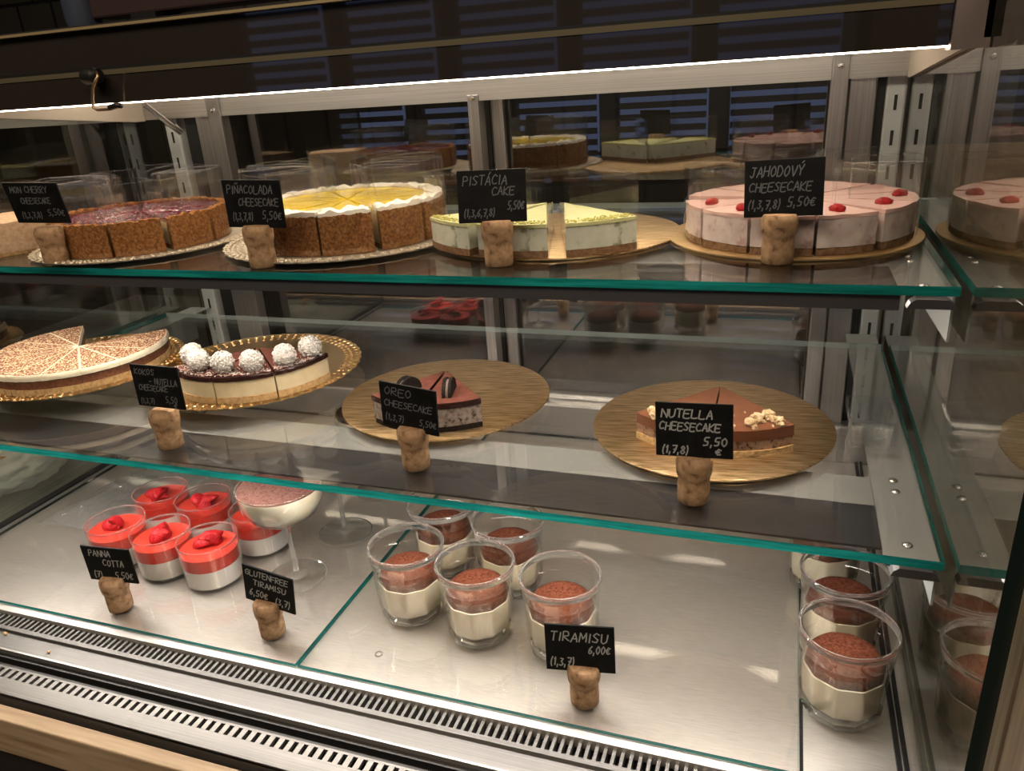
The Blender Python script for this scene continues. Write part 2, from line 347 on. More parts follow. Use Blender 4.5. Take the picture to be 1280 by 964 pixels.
# ------------------------------------------------------------------ display case
case = thing('display_case', 'refrigerated steel and glass pastry display case holding cakes on two shelves', 'display case', (-.457, .80, ZD-.12))
AZ = ZD - .008                                              # apron level
bm = BM(); box(bm, -1.9, XR+.012, .50, YB+.03, ZD-.016, ZD-.0042); ch('deck', bm, 'deck', case)
bm = BM(); box(bm, -1.9, XR+.012, .452, .4700, AZ-.010, AZ); box(bm, -1.9, XR+.012, .4700, .4775, AZ-.010, AZ-.0035); box(bm, -1.9, XR+.012, .4775, .4830, AZ-.010, AZ)
box(bm, -1.9, XR+.012, .5055, .5115, AZ-.010, AZ)
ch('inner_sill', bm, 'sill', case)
bm = BM(); x = -1.3
while x < XR: box(bm, x, x+.0031, .4828, .5058, AZ-.010, AZ-.0002); x += .0078
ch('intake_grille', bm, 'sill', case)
ch('grille_trough', bx(-1.9, XR+.012, .4525, .5113, AZ-.06, AZ-.011), 'hollow', case)
ch('sill_lip', bx(-1.9, XR+.012, .4490, .4518, AZ-.03, AZ+.0012, bev=.0005), 'steel', case)
bm = BM(); box(bm, -1.9, XR+.012, .4330, .4488, AZ-.03, AZ-.012); box(bm, -1.9, XR+.012, .4440, .4488, AZ-.012, AZ-.004); box(bm, -1.9, XR+.012, .4325, .4350, AZ-.012, AZ-.002)
ch('glass_channel', bm, 'black', case)
bm = BM(); x = -1.3
while x < XR: box(bm, x, x+.0056, .4185, .4305, AZ-.006, AZ-.002); x += .0104
box(bm, -1.9, XR+.012, .4302, .4326, AZ-.006, AZ-.002); box(bm, -1.9, XR+.012, .4005, .4188, AZ-.006, AZ-.002); box(bm, -1.9, XR+.012, .4005, .4025, AZ-.020, AZ-.004)
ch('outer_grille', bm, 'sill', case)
ch('outer_trough', bx(-1.9, XR+.012, .4030, .4324, AZ-.05, AZ-.022), 'hollow', case)
ch('shadow_gap', bx(-1.9, XR+.012, .3925, .4030, AZ-.06, AZ-.024), 'hollow', case)
# gutter at the side pane
bm = BM(); box(bm, .0405, .0435, .508, 1.05, ZD-.0041, ZD-.0036); ch('gutter_joint', bm, 'hollow', case)
bm = BM(); box(bm, .1165, .1205, .47, YB, ZD-.006, ZD-.0005); box(bm, .1225, .1255, .47, YB, ZD-.006, ZD+.001); ch('side_gasket', bm, 'black', case)
bm = BM(); box(bm, XL+.004, XL+.016, .50, YB, ZD-.006, ZD+.002); ch('side_gasket', bm, 'black', case)
bm = BM(); box(bm, XL+.0165, XL+.024, .50, YB, ZD-.006, ZD-.0005); ch('gasket_strip', bm, 'steel', case)
# panes
def pane(name, x0, x1, y0, y1, z0, z1, m, thin, edge='edge'):
    bm = BM(); fs = box(bm, x0, x1, y0, y1, z0, z1)
    ax = {'x': 0, 'y': 1, 'z': 2}[thin]
    bm.normal_update()
    for f in fs:
        if abs(f.normal[ax]) < .5: f.material_index = 1
    return bm, [m, edge]
M['darkedge'] = mat('dark green glass edge', (.006,.015,.014), .15, spec=.6)
bm, ms = pane('g', XR, XR+.010, .430, YB+.02, ZD-.012, EYE+.05, 'side', 'x', 'darkedge'); ch('side_glass', bm, ms, case)
bm, ms = pane('g', XL-.008, XL, .445, YB+.02, ZD-.004, EYE+.05, 'side', 'x', 'darkedge'); ch('side_glass', bm, ms, case)
# rear frame
bm = BM(); box(bm, -1.9, XR+.01, 1.095, 1.12, EYE-.0285, EYE+.05); ch('header_rail', bm, 'steel', case)
ch('rear_sill', bx(-1.9, XR+.01, 1.09, 1.16, ZD-.006, ZD+.055, bev=.004), 'steel', case)
for a, b, n_ in ((.040, .060, 'door_frame'), (-.905, -.880, 'door_frame')): ch(n_, bx(a, b, 1.09, 1.112, ZD+.05, EYE+.03, bev=.001), 'post', case)
for a, b in ((.062, .094), (-.940, -.907)): ch('rear_post', bx(a, b, 1.10, 1.125, ZD, EYE+.03, bev=.002), 'post', case)
for a, b in ((.095, .104), (-.972, -.941)): ch('rear_gasket', bx(a, b, 1.11, 1.135, ZD, EYE+.03), 'black', case)
def upright(x0, x1):
    bm = bx(x0, x1, 1.108, 1.132, ZD, EYE+.03, bev=.003); o = ch('slotted_upright', bm, 'rail', case)
    bm = BM(); z = ZD+.02
    while z < EYE: box(bm, (x0+x1)/2-.0018, (x0+x1)/2+.0018, 1.1072, 1.1085, z, z+.018); z += .042
    bmesh.ops.translate(bm, verts=bm.verts[:], vec=-Vector(case.location)); obj('slot_grooves', bm, 'hollow', o)
upright(.105, .129); upright(-1.014, -.986)
ch('mullion', bx(-.447, -.430, 1.092, 1.118, ZD+.05, EYE-.02, bev=.001), 'post', case)
ch('mullion', bx(-.424, -.406, 1.128, 1.138, ZD+.05, EYE-.02, bev=.001), 'post', case)
for a, b, y in ((-1.9, -1.06, 1.15), (-.90, -.43, 1.135), (-.43, .06, 1.145)):
    bm, ms = pane('g', a, b, y, y+.004, ZD+.05, EYE-.01, 'door', 'y', 'darkedge'); ch('door_glass', bm, ms, case)
# lamp housing over the front
HY = .690
lamp = ch('lamp_housing', bx(-1.9, .104, HY, HY+.10, EYE+.0015, EYE+.0295), 'face', case)
def sub(name, bm, m, p): bmesh.ops.translate(bm, verts=bm.verts[:], vec=-Vector(case.location)); return obj(name, bm, m, p)
sub('roof_lamp', bx(-1.02, .10, .955, .980, EYE+.0700, EYE+.0770), 'ledroof', lamp)
sub('upper_flap', bx(-1.9, .104, HY+.006, HY+.10, EYE+.0375, EYE+.0745), 'face', lamp)
sub('olive_trim', bx(-1.9, .104, HY-.001, HY+.09, EYE+.0296, EYE+.0345), 'olive', lamp)
sub('seam', bx(-1.9, .104, HY+.004, HY+.09, EYE+.0346, EYE+.0374), 'black', lamp)
sub('top_trim', bx(-1.9, .104, HY-.001, HY+.012, EYE+.0746, EYE+.0772), 'trim', lamp)
sub('lamp_strip', bx(-1.9, .1035, HY+.001, HY+.022, EYE+.0001, EYE+.0013), 'led', lamp)
bm = BM(); prism(bm, [(HY-.004, EYE+.005), (1.075, EYE-.030), (1.095, EYE-.030), (1.095, EYE+.04), (HY+.02, EYE+.12), (HY-.004, EYE+.12)], 'x', .1255, .130)
ch('lamp_bracket', bm, 'cream', case)
bm = BM(); prism(bm, [(HY-.004, EYE-.002), (HY+.02, EYE-.002), (HY+.02, EYE+.12), (HY-.004, EYE+.12)], 'x', .105, .130); ch('end_plate', bm, 'endplate', case)
bm = BM(); prism(bm, [(HY-.004, EYE+.005), (1.075, EYE-.030), (1.095, EYE-.030), (1.095, EYE+.04), (HY+.02, EYE+.10)], 'x', XL+.002, XL+.006); ch('lamp_bracket', bm, 'cream', case)
bm = BM(); tube(bm, [(-.972, 1.03, EYE-.003), (-.962, 1.085, EYE-.051)], .0045); ch('stay', bm, 'post', case)
for x, z in ((.050, EYE-.0125), (-.892, EYE-.02), (-.4385, EYE-.024)):
    bm = BM(); lathe(bm, [(0,.002),(.003,.0015),(.004,0),(.004,-.002)], 12); bmesh.ops.rotate(bm, verts=bm.verts[:], matrix=Matrix.Rotation(R(90), 3, 'X')); bmesh.ops.translate(bm, verts=bm.verts[:], vec=(x, 1.0885, z)); ch('screw', bm, 'rivet', case)
ch('roof_panel', bx(-1.9, XR+.01, HY+.012, 1.16, EYE+.0775, EYE+.080), 'hollow', case)
# hook with a wire on the flap hinge
t = thing('wire_hook', 'bent brass wire hook hanging from a round knob on the dark lamp housing', 'hook', (-.70, HY-.012, EYE+.029))
bm = BM(); lathe(bm, [(0,-.010),(.0075,-.010),(.0085,-.008),(.0085,.004),(.0065,.006),(.0065,.010),(0,.010)], 24); bmesh.ops.rotate(bm, verts=bm.verts[:], matrix=Matrix.Rotation(R(90), 3, 'Y') ); obj('knob', bm, 'black', t, 40)
bm = BM(); tube(bm, [(.010,-.004,.004),(.014,-.006,-.001),(.010,-.008,-.006),(.006,-.009,-.012),(.003,-.010,-.022),(.001,-.010,-.031),(.006,-.010,-.0335),(.022,-.009,-.0335),(.034,-.009,-.0315)], .0016); obj('wire', bm, 'wire', t, True)
bm = BM(); tube(bm, [(.022,-.009,-.0320),(.032,-.009,-.0300),(.038,-.009,-.0308)], .0028); obj('rubber_tip', bm, 'black', t, True)
# things on top of the case
t = thing('menu_board', 'dark red brown board standing on top of the display case roof', 'board', (-.55, .91, EYE+.0803))
obj('board', bx(-.345, .40, -.02, .02, .027, .30, bev=.003), 'brownbox', t)
for x in (-.25, .30): obj('foot', bx(x-.02, x+.02, -.03, .03, 0, .0268), 'black', t)
t = thing('spray_bottle', 'blue grey plastic bottle upside down on the roof of the display case', 'bottle', (-.918, .90, EYE+.0803))
bm = BM(); lathe(bm, [(0,0),(.008,0),(.008,.010),(.010,.011),(.022,.018),(.024,.03),(.024,.15),(.020,.16),(0,.16)], 20); obj('body', bm, 'blueplastic', t, 40)
bm = BM(); lathe(bm, [(.0095,-.000),(.0105,.000),(.0105,.006),(.0095,.006)], 20, closed=True); obj('cap', bm, 'olive', t)

# ------------------------------------------------------------------ shelves
def shelf(z, yf, label, bar, pan, fascia, ledy, ledz, led):
    t = thing('glass_shelf', label, 'shelf', (-.457, yf, z), 0)
    def c2(name, bm, m, sm=False, p=None):
        bmesh.ops.translate(bm, verts=bm.verts[:], vec=-Vector(t.location)); return obj(name, bm, m, p or t, sm)
    bm, ms = pane('g', XL+.010, .1262, yf, 1.035, z-.0075, z, 'glass', 'z')
    for f in bm.faces:
        if f.normal.y > .9: f.material_index = 2
    c2('glass_sheet', bm, ms + ['backedge'])
    zz = z - .0078
    c2('cross_bar', bx(XL+.02, .0865, bar[0], bar[1], zz-.012, zz-.0002), 'white')
    c2('shade_panel', bx(XL+.02, .0865, pan[0], pan[1], zz-.0022, zz-.0002), 'panel')
    if fascia: c2('fascia', bx(XL+.02, .0865, yf+.004, yf+.010, zz-.013, zz-.0005), 'fascia')
    lp = c2('lamp_strip', bx(XL+.05, .080, ledy, ledy+(.022 if led == 'ledmid' else .010), zz-ledz-.0035, zz-ledz), led)
    for s, xo in ((1, .1255), (-1, XL+.0115)):
        bm = BM()
        box(bm, xo-s*.0385, xo, yf+.012, 1.098, zz-.0018, zz-.0002)
        prism(bm, [(yf+.012, zz-.0019), (1.097, zz-.0019), (1.097, zz-.060), (yf+.10, zz-.044), (yf+.012, zz-.040)], 'x', xo-s*.0018, xo)
        br = c2('bracket', bm, 'white')
        bm = BM(); x0, x1 = sorted((xo-s*.034, xo)); 
        prism(bm, [(x0, zz-.0105), (x0+.002, zz-.006), (x0+.006, zz-.003), (x1-.006, zz-.003), (x1-.002, zz-.006), (x1, zz-.0105)], 'y', yf+.001, yf+.012)
        c2('bracket_clip', bm, 'fascia', False, br)
        for ry in (.03, .115, .135):
            bm = BM(); lathe(bm, [(0,.0018),(.0028,.0014),(.0042,0),(.0042,-.001)], 14); bmesh.ops.translate(bm, verts=bm.verts[:], vec=(xo-s*.02, yf+ry, z-.0079+.0002)); c2('rivet', bm, 'rivet', True, br)
    return t
shelf(Z1, .632, 'upper glass shelf with teal front edge holding four whole cakes', (.728, .790), (.640, .727), True, .660, .0024, 'ledtop')
shelf(Z2, .543, 'lower glass shelf with teal front edge holding gold boards of cake', (.630, .680), (.565, .6295), False, .572, .0024, 'ledmid')
# loose glass plates on the deck
for x0, x1, lab in ((XL+.026, -.4515, 'clear glass plate on the steel deck under the panna cotta cups'), (-.4490, .0395, 'clear glass plate on the steel deck under the tiramisu jars')):
    bm, ms = pane('g', x0, x1, .510, 1.0885, ZD-.0040, ZD, 'glass', 'z'); ms = ms + ['darkedge']
    for f in bm.faces:
        if f.normal.x < -.9 and x0 < -.9 or f.normal.y > .9: f.material_index = 2
    tag(obj('glass_plate', bm, ms), lab, 'glass plate')

# ------------------------------------------------------------------ cabinet beyond the side pane
t = thing('wooden_cabinet', 'taupe wood grain cabinet standing close beside the glass side of the case', 'cabinet', (.40, .9, 0))
ch('side_panel', bx(.165, .185, .40, 1.6, 0, EYE-.15), 'oakdark', t); ch('front_post', bx(.152, .166, .385, .475, 0, EYE+.25, bev=.003), 'oakpost', t); ch('carcass', bx(.186, .70, .42, 1.6, 0, EYE-.16), 'oakdark', t)
ch('cover_strip', bx(.1503, .1519, .44, .452, .2, EYE+.2), 'oakpost', t)

t = thing('staff_counter', 'brown staff counter with grey worktop seen dimly through the rear sliding doors', 'counter', (-.5, 2.0, 0))
ch('worktop', bx(-2.6, 1.2, 1.62, 2.29, .86, .90, bev=.004), 'steel', t); ch('front_panel', bx(-2.6, 1.2, 1.66, 1.69, .10, .855), 'oakdark', t); ch('plinth', bx(-2.6, 1.2, 1.70, 2.28, 0, .10), 'carcass', t)
ch('splash_rail', bx(-2.6, 1.2, 2.26, 2.29, .905, 1.02), 'oakdark', t)

# ------------------------------------------------------------------ chalk lettering
F = {'A':[[(0,0),(.5,1),(1,0)],[(.2,.38),(.8,.38)]],'B':[[(0,0),(0,1),(.7,.95),(.72,.6),(0,.52)],[(0,.52),(.95,.4),(.85,.04),(0,0)]],'C':[[(1,.85),(.6,1),(.12,.75),(0,.4),(.3,.02),(1,.12)]],
'D':[[(0,0),(0,1),(.6,.95),(1,.5),(.6,.03),(0,0)]],'E':[[(1,1),(0,1),(0,0),(1,0)],[(0,.52),(.8,.52)]],'F':[[(1,1),(0,1),(0,0)],[(0,.52),(.8,.52)]],'G':[[(1,.85),(.5,1),(0,.6),(.2,.05),(.9,.08),(.95,.45),(.55,.45)]],
'H':[[(0,0),(0,1)],[(1,0),(1,1)],[(0,.5),(1,.5)]],'I':[[(.5,0),(.5,1)]],'J':[[(.2,1),(1,1)],[(.7,1),(.6,.2),(.3,0),(0,.2)]],'K':[[(0,0),(0,1)],[(1,1),(0,.45),(1,0)]],'L':[[(0,1),(0,0),(1,0)]],
'M':[[(0,0),(.1,1),(.5,.35),(.9,1),(1,0)]],'N':[[(0,0),(0,1),(1,0),(1,1)]],'O':[[(.5,1),(.1,.75),(.05,.3),(.45,0),(.9,.3),(.9,.75),(.5,1)]],'P':[[(0,0),(0,1),(.8,.95),(.85,.6),(0,.48)]],
'R':[[(0,0),(0,1),(.8,.95),(.8,.6),(0,.5),(1,0)]],'S':[[(1,.88),(.5,1),(.08,.75),(.85,.35),(.6,.02),(0,.1)]],'T':[[(0,1),(1,1)],[(.5,1),(.5,0)]],'U':[[(0,1),(.05,.2),(.5,0),(.95,.2),(1,1)]],
'V':[[(0,1),(.5,0),(1,1)]],'Y':[[(0,1),(.5,.5),(1,1)],[(.5,.5),(.5,0)]],'0':[[(.5,1),(.1,.7),(.1,.3),(.5,0),(.9,.3),(.9,.7),(.5,1)]],'1':[[(.2,.75),(.6,1),(.6,0)]],'3':[[(.1,.95),(.8,.9),(.4,.55),(.9,.25),(.4,0),(0,.12)]],
'5':[[(.95,1),(.25,1),(.15,.58),(.8,.5),(.75,.08),(.05,.04)]],'6':[[(.8,1),(.2,.6),(.1,.15),(.5,0),(.9,.25),(.5,.48),(.15,.3)]],'7':[[(0,1),(1,1),(.4,0)],[(.3,.5),(.9,.5)]],'8':[[(.5,.52),(.1,.78),(.5,1),(.85,.78),(.5,.52),(.05,.22),(.5,0),(.95,.22),(.5,.52)]],
',':[[(.4,.1),(.2,-.25)]],'(':[[(.8,1.1),(.3,.7),(.3,.2),(.8,-.15)]],')':[[(.2,1.1),(.7,.7),(.7,.2),(.2,-.15)]],'-':[[(.1,.45),(.9,.45)]],'e':[[(1,.75),(.5,.85),(.1,.45),(.4,.02),(1,.1)],[(-.1,.55),(.7,.55)],[(-.1,.35),(.65,.35)]]}
AC = {'Á':('A',[(.5,1.15),(.8,1.4)]),'Ý':('Y',[(.5,1.2),(.85,1.4)]),'Ñ':('N',[(.1,1.2),(.4,1.35),(.6,1.2),(.9,1.35)])}
WID = {'I':.35, ',':.35, '(':.5, ')':.5, '1':.6, ' ':.7, 'M':1.15}
def lettering(lines, wd, ht, th, seed):
    """lines: (text, x0, baseline, height, width of the line) in fractions of the slate"""
    rnd = random.Random(seed); bm = BM()
    for text, x0, yb, hh, lw in lines:
        tot = sum(WID.get(c, 1) + .36 for c in text); sx = lw*wd/tot; x = (x0-.5)*wd
        for c in text:
            st = F.get(c, []); 
            if c in AC: st = F[AC[c][0]] + [AC[c][1]]
            h = hh*ht; jy = rnd.uniform(-.06, .06)*h; k = WID.get(c, 1)
            for s in st:
                pts = [Vector((x + (p[0]*k)*sx + p[1]*.16*h + rnd.uniform(-.03,.03)*sx, (yb-.5)*ht + p[1]*h + jy + rnd.uniform(-.03,.03)*h)) for p in s]
                fine = []
                for i in range(len(pts)-1):                  # round the strokes off
                    p0, p1, p2, p3 = pts[max(i-1,0)], pts[i], pts[i+1], pts[min(i+2,len(pts)-1)]
                    for q in range(3):
                        u = q/3; fine.append(.5*((2*p1)+(p2-p0)*u*.6+(2*p2*0)+( -2*p1+2*p2)*u*u*(3-2*u)*1.0 - (p2-p0)*u*u*.6))
                fine = [pts[0]] + [p for p in fine[1:]] + [pts[-1]]
                for a, b in zip(fine, fine[1:]):
                    d = b-a
                    if d.length < 1e-7: continue
                    d.normalize(); nn = Vector((-d.y, d.x))*th/2; e = d*th*.35
                    q = [bm.verts.new((p.x, -.0013, p.y)) for p in (a-nn-e, b-nn+e, b+nn+e, a+nn-e)]
                    bm.faces.new(q)
            x += (k+.36)*sx
    return bm
SW, SH = .064, .0475
def cork_bm(seed):
    bm = BM()
    lathe(bm, [(0,0),(.0125,0),(.0135,.001),(.0138,.010),(.0136,.017),(.0133,.0205),(.0138,.0235),(.0150,.027),(.0155,.031),(.0156,.0365),(.0151,.0405),(.0135,.0427),(0,.0432)], 28)
    for v in bm.verts: 
        n_ = nz(v.co.x, v.co.y, v.co.z, 260, seed); k = 1 + .008*n_
        v.co.x *= k; v.co.y *= k
    return bm
def sign(x, y, z, cx, cz, yaw, tilt, roll, label, lines, chalk, seed, th=.0011):
    t = thing('price_sign', label, 'price sign', (x, y, z), 0, 'chalk price signs standing in corks')
    obj('cork', cork_bm(seed), 'cork', t, 50)
    s = obj('slate', bx(-SW/2, SW/2, -.001, .001, -SH/2, SH/2, bev=.0004), 'slate', t)
    s.matrix_local = Matrix.Translation((cx-x, 0, cz-z)) @ Matrix.Rotation(R(yaw), 4, 'Z') @ Matrix.Rotation(R(-tilt), 4, 'X') @ Matrix.Rotation(R(-roll), 4, 'Y')
    b = lettering(lines, SW, SH, th, seed); o = obj('lettering', b, chalk, s)
E0 = EYE
S = [
(-.7880,.648,Z1,-.7932,-.0968,12.6,-13.7,-3.1,'sign with dim chalk before the cherry cheesecake, tilted towards the front',[('MON CHERRY',.10,.76,.15,.70),('CHEESECAKE',.22,.50,.14,.56),('(1,3,7,8)',.14,.14,.14,.38),('5,50e',.64,.20,.16,.32)],'chalk'),
(-.5103,.655,Z1,-.5084,-.1020,6.5,-1.4,-2.1,'sign lettered PINACOLADA CHEESECAKE before the yellow cake',[('PIÑACOLADA',.07,.72,.16,.80),('CHEESECAKE',.24,.47,.15,.70),('(1,3,7,8)',.10,.16,.15,.36),('5,50e',.62,.18,.17,.34)],'chalk'),
(-.2575,.678,Z1,-.2602,-.1014,16,9.2,-1.0,'sign lettered PISTACIA CAKE on the upper shelf',[('PISTÁCIA',.08,.72,.17,.66),('CAKE',.50,.52,.15,.34),('5,50e',.72,.24,.16,.25),('(1,3,6,7,8)',.08,.12,.14,.46)],'chalk'),
(-.0060,.703,Z1,-.0044,-.1019,0,6.6,1.8,'sign lettered JAHODOVY CHEESECAKE before the pink strawberry cake',[('JAHODOVÝ',.07,.71,.17,.68),('CHEESECAKE',.06,.45,.15,.80),('(1,3,7,8)',.05,.15,.15,.42),('5,50e',.55,.18,.16,.36)],'chalk'),
(-.6195,.583,Z2,-.6178,-.2802,-1.4,1.1,0,'sign with very dim chalk and price beside the cake with coconut balls',[('KOKOS',.08,.78,.13,.44),('- NUTELLA',.35,.56,.14,.60),('CHEESECAKE',.10,.40,.13,.62),('5,50',.62,.14,.15,.26),('e',.78,.03,.11,.08),('(1,3,7)',.08,.08,.12,.30)],'chalk'),
(-.3289,.597,Z2,-.3297,-.2874,-7.4,-1.2,-3.1,'sign in dim chalk before the slices topped with black cookie halves',[('OREO',.09,.74,.16,.50),('CHEESECAKE',.07,.48,.14,.86),('(1,3,7)',.07,.16,.14,.34),('5,50e',.68,.16,.14,.30)],'chalk'),
(-.0609,.5935,Z2,-.0620,-.2838,-2.2,7.1,3.0,'sign in white chalk before the slices with chopped hazelnuts',[('NUTELLA',.08,.73,.15,.68),('CHEESECAKE',.05,.50,.14,.80),('5,50',.62,.24,.15,.32),('e',.78,.07,.12,.08),('(1,7,8)',.08,.06,.14,.36)],'chalkbright'),
(-.7108,.538,ZD,-.7086,-.4895,6.7,-2.1,-.8,'sign lettered PANNA COTTA on the glass plate before the red dessert cups',[('PANNA',.14,.74,.17,.46),('COTTA',.38,.47,.18,.44),('(7)',.12,.10,.17,.18),('5,50e',.56,.12,.19,.38)],'chalkbright'),
(-.5035,.546,ZD,-.4966,-.4903,-2.2,-1.1,-7.4,'sign lettered GLUTENFREE TIRAMISU standing before the stemmed coupe',[('GLUTENFREE',.06,.76,.15,.86),('TIRAMISU',.20,.50,.15,.66),('6,50e',.10,.18,.18,.38),('(3,7)',.62,.14,.18,.30)],'chalkbright'),
(-.1504,.541,ZD,-.1533,-.4893,7.3,7.3,1.6,'sign lettered TIRAMISU on the glass plate before the jar it partly covers',[('TIRAMISU',.08,.66,.19,.84),('6,00e',.62,.42,.16,.32),('(1,3,7)',.06,.12,.17,.36)],'chalkbright'),
]
for i, (x, y, z, cx, cz, yaw, tl, rl, lab, lines, chk) in enumerate(S):
    sign(x, y, z, cx, EYE+cz, yaw, tl, rl, lab, lines, chk, i+1, .0012 if chk == 'chalkbright' else .0010)

# ------------------------------------------------------------------ boards
def plain_board(x, y, z, r, label, rz, m='gold'):
    bm = BM(); lathe(bm, [(0,0),(r-.001,0),(r,.0008),(r,.0022),(r-.0015,.0026),(0,.0026)], 96)
    o = tag(obj('cake_board', bm, m, None, 30, (x, y, z)), label, 'cake board'); o.rotation_euler.z = rz; return o
def lace_board(x, y, z, r, label, m):
    bm = BM(); ri = r*.80
    def rf(q, zz, a): return q + (.0022*abs(math.sin(a*24)) if q > r-.001 else 0)
    lathe(bm, [(0,0),(ri,0),(r-.004,.0012),(r,.0030),(r,.0042),(r-.004,.0026),(ri+.002,.0026),(ri,.0028),(0,.0026)], 192, rf=rf)
    for k in range(72):
        a = 2*PI*k/72
        for rr, s in ((r-.0035, .0036), (r-.0110, .0022), (r-.0175, .0030)):
            bmesh.ops.create_icosphere(bm, subdivisions=1, radius=1, matrix=Matrix.Translation((rr*math.cos(a), rr*math.sin(a), .0030 + (.0010 if rr > r-.005 else 0))) @ Matrix.Rotation(a, 4, 'Z') @ Matrix.Diagonal((s, s*.9, .0016, 1)))
    return tag(obj('cake_board', bm, m, None, 30, (x, y, z)), label, 'cake board')
e = .0003
lace_board(-.765, .765, Z1+e, .132, 'pale embossed lace board under the cherry cheesecake', 'lacepale')
lace_board(-.490, .799, Z1+e, .144, 'pale embossed lace board under the yellow pineapple cheesecake', 'lacepale')
plain_board(-.236, .822, Z1+e, .130, 'round gold board half empty under the pistachio slices', .3, 'gold')
plain_board(.004, .826, Z1+.0002, .1215, 'round gold board under the pink strawberry cheesecake', .8, 'smoothgold')
lace_board(-.889, .726, Z2+.0225, .1275, 'gold lace board under the cocoa dusted cake', 'lacegold')
lace_board(-.652, .778, Z2+.0125, .139, 'gold lace board under the half cake with coconut balls', 'lacegold')
plain_board(-.371, .767, Z2+e, .1235, 'round gold board mostly empty under the cookie slices', .2)
plain_board(-.061, .746, Z2+e, .1215, 'round gold board under the slices with chopped hazelnuts', .1)
for x, y, h, lab in ((-.889, .726, .022, 'low clear stand under the lace board of the cocoa dusted cake'), (-.652, .778, .012, 'low clear stand under the lace board of the coconut ball cake')):
    bm = BM(); lathe(bm, [(0,0),(.060,0),(.062,.002),(.058,.004),(.056,h-.003),(.062,h-.001),(.060,h),(0,h)], 64); tag(obj('cake_stand', bm, 'stand', None, 40, (x, y, Z2+.0002)), lab, 'cake stand')

# ------------------------------------------------------------------ cake slices (built about +x, origin in the middle of the slice)
G = .0009
def polar(rad, th, off): return (rad*math.cos(th)-off, rad*math.sin(th))
def wedge(bm, rad, h, z0, z1, off, g=G, rin=0, nr=10, na=12, nk=3, top=None, side=None, mi=0, seed=0):
    rmin = max(rin, g/math.sin(h)*1.1)
    def f(u, v, w):
        q = rmin + (rad-rmin)*u; hh = max(h - math.asin(min(1, g/q)), .0005)
        th = -hh + 2*hh*v; z = z0 + (z1-z0)*w
        if top and w == 1: z += top(q, th)
        if side and u == 1: q += side(th, z)
        x, y = polar(q, th, off); return (x, y, z)
    lattice(bm, nr, na, nk, f, mi)
    return bm
def film_bm(rad, h, z0, z1, off, inner, g=.0004, seed=0):
    bm = BM(); rnd = random.Random(seed); pts = []
    for i in range(4):
        q = inner + (rad-inner)*i/3; hh = h - math.asin(min(1, g/q)); pts.append((q, -hh))
    hh = h - math.asin(g/rad)
    for i in range(1, 12): pts.append((rad+.0006, -hh + 2*hh*i/12))
    for i in range(4):
        q = rad - (rad-inner)*i/3; hq = h - math.asin(min(1, g/q)); pts.append((q, hq))
    rows = []
    tl, tr = rnd.uniform(-.003, .003), rnd.uniform(-.003, .003)
    for i, (q, th) in enumerate(pts):
        u = i/(len(pts)-1); x, y = polar(q, th, off); n_ = len(pts); row = []
        corner = .002 if i in (0, n_-1) else 0
        for k, w in enumerate((0, .2, .4, .6, .8, .992, 1)):
            wob = .0007*noise.noise(Vector((u*9+seed, w*4, seed*2.1))) * (w > .1) * (4 <= i <= n_-5)
            xx, yy = polar(q + min(0, wob), th, off); row.append(bm.verts.new((xx, yy, z0 + (z1-z0 + tl*(1-u) + tr*u - corner)*w)))
        rows.append(row)
    for A, B in zip(rows, rows[1:]):
        for k in range(6): bm.faces.new((A[k], B[k], B[k+1], A[k+1])).material_index = int(k == 5)
    for row in (rows[0], rows[-1]):
        for k in range(6):
            d = Vector((.0005, 0, 0)); a, b = row[k], row[k+1]; bm.faces.new((a, b, bm.verts.new(b.co+d), bm.verts.new(a.co+d))).material_index = 1
    return bm
def crumb_side(rad, s, amp, seed): return lambda th, z: amp*noise.noise(Vector((rad*math.cos(th)*s+seed*5, rad*math.sin(th)*s, z*s))) - amp*.3

def s_cherry(seed, h):
    rad, H = .104, .038; off = .6*rad; t = thing('cherry_cheesecake_slice', 'x', 'cake slice')
    wav = lambda q, th: .0032*nz(th*14, 0, 0, 1, seed) + .0012*nz(th*60, q*200, 0, 1, seed)
    bm = BM(); wedge(bm, rad, h, 0, H, off, rin=rad-.009, nr=3, na=30, nk=10, top=wav, side=crumb_side(rad, 350, .0011, seed)); wedge(bm, rad-.0092, h, 0, .005, off, nk=1, nr=4, na=6)
    obj('crust', bm, 'crust', t, 60)
    bm = BM(); wedge(bm, rad-.0094, h, .0052, .0310, off, nk=2, nr=4, na=6); obj('filling', bm, 'custard', t)
    bm = BM(); wedge(bm, rad-.0094, h, .0312, .0340, off, nr=16, na=16, nk=1, top=lambda q, th: .0020*nz(q*math.cos(th), q*math.sin(th), 0, 190, seed) + .0012); obj('cherry_topping', bm, 'cherry', t, 60)
    obj('film', film_bm(rad+.0012, h, .001, .081, off, .30*rad, seed=seed), ['film', 'filmedge'], t, 50)
    return t
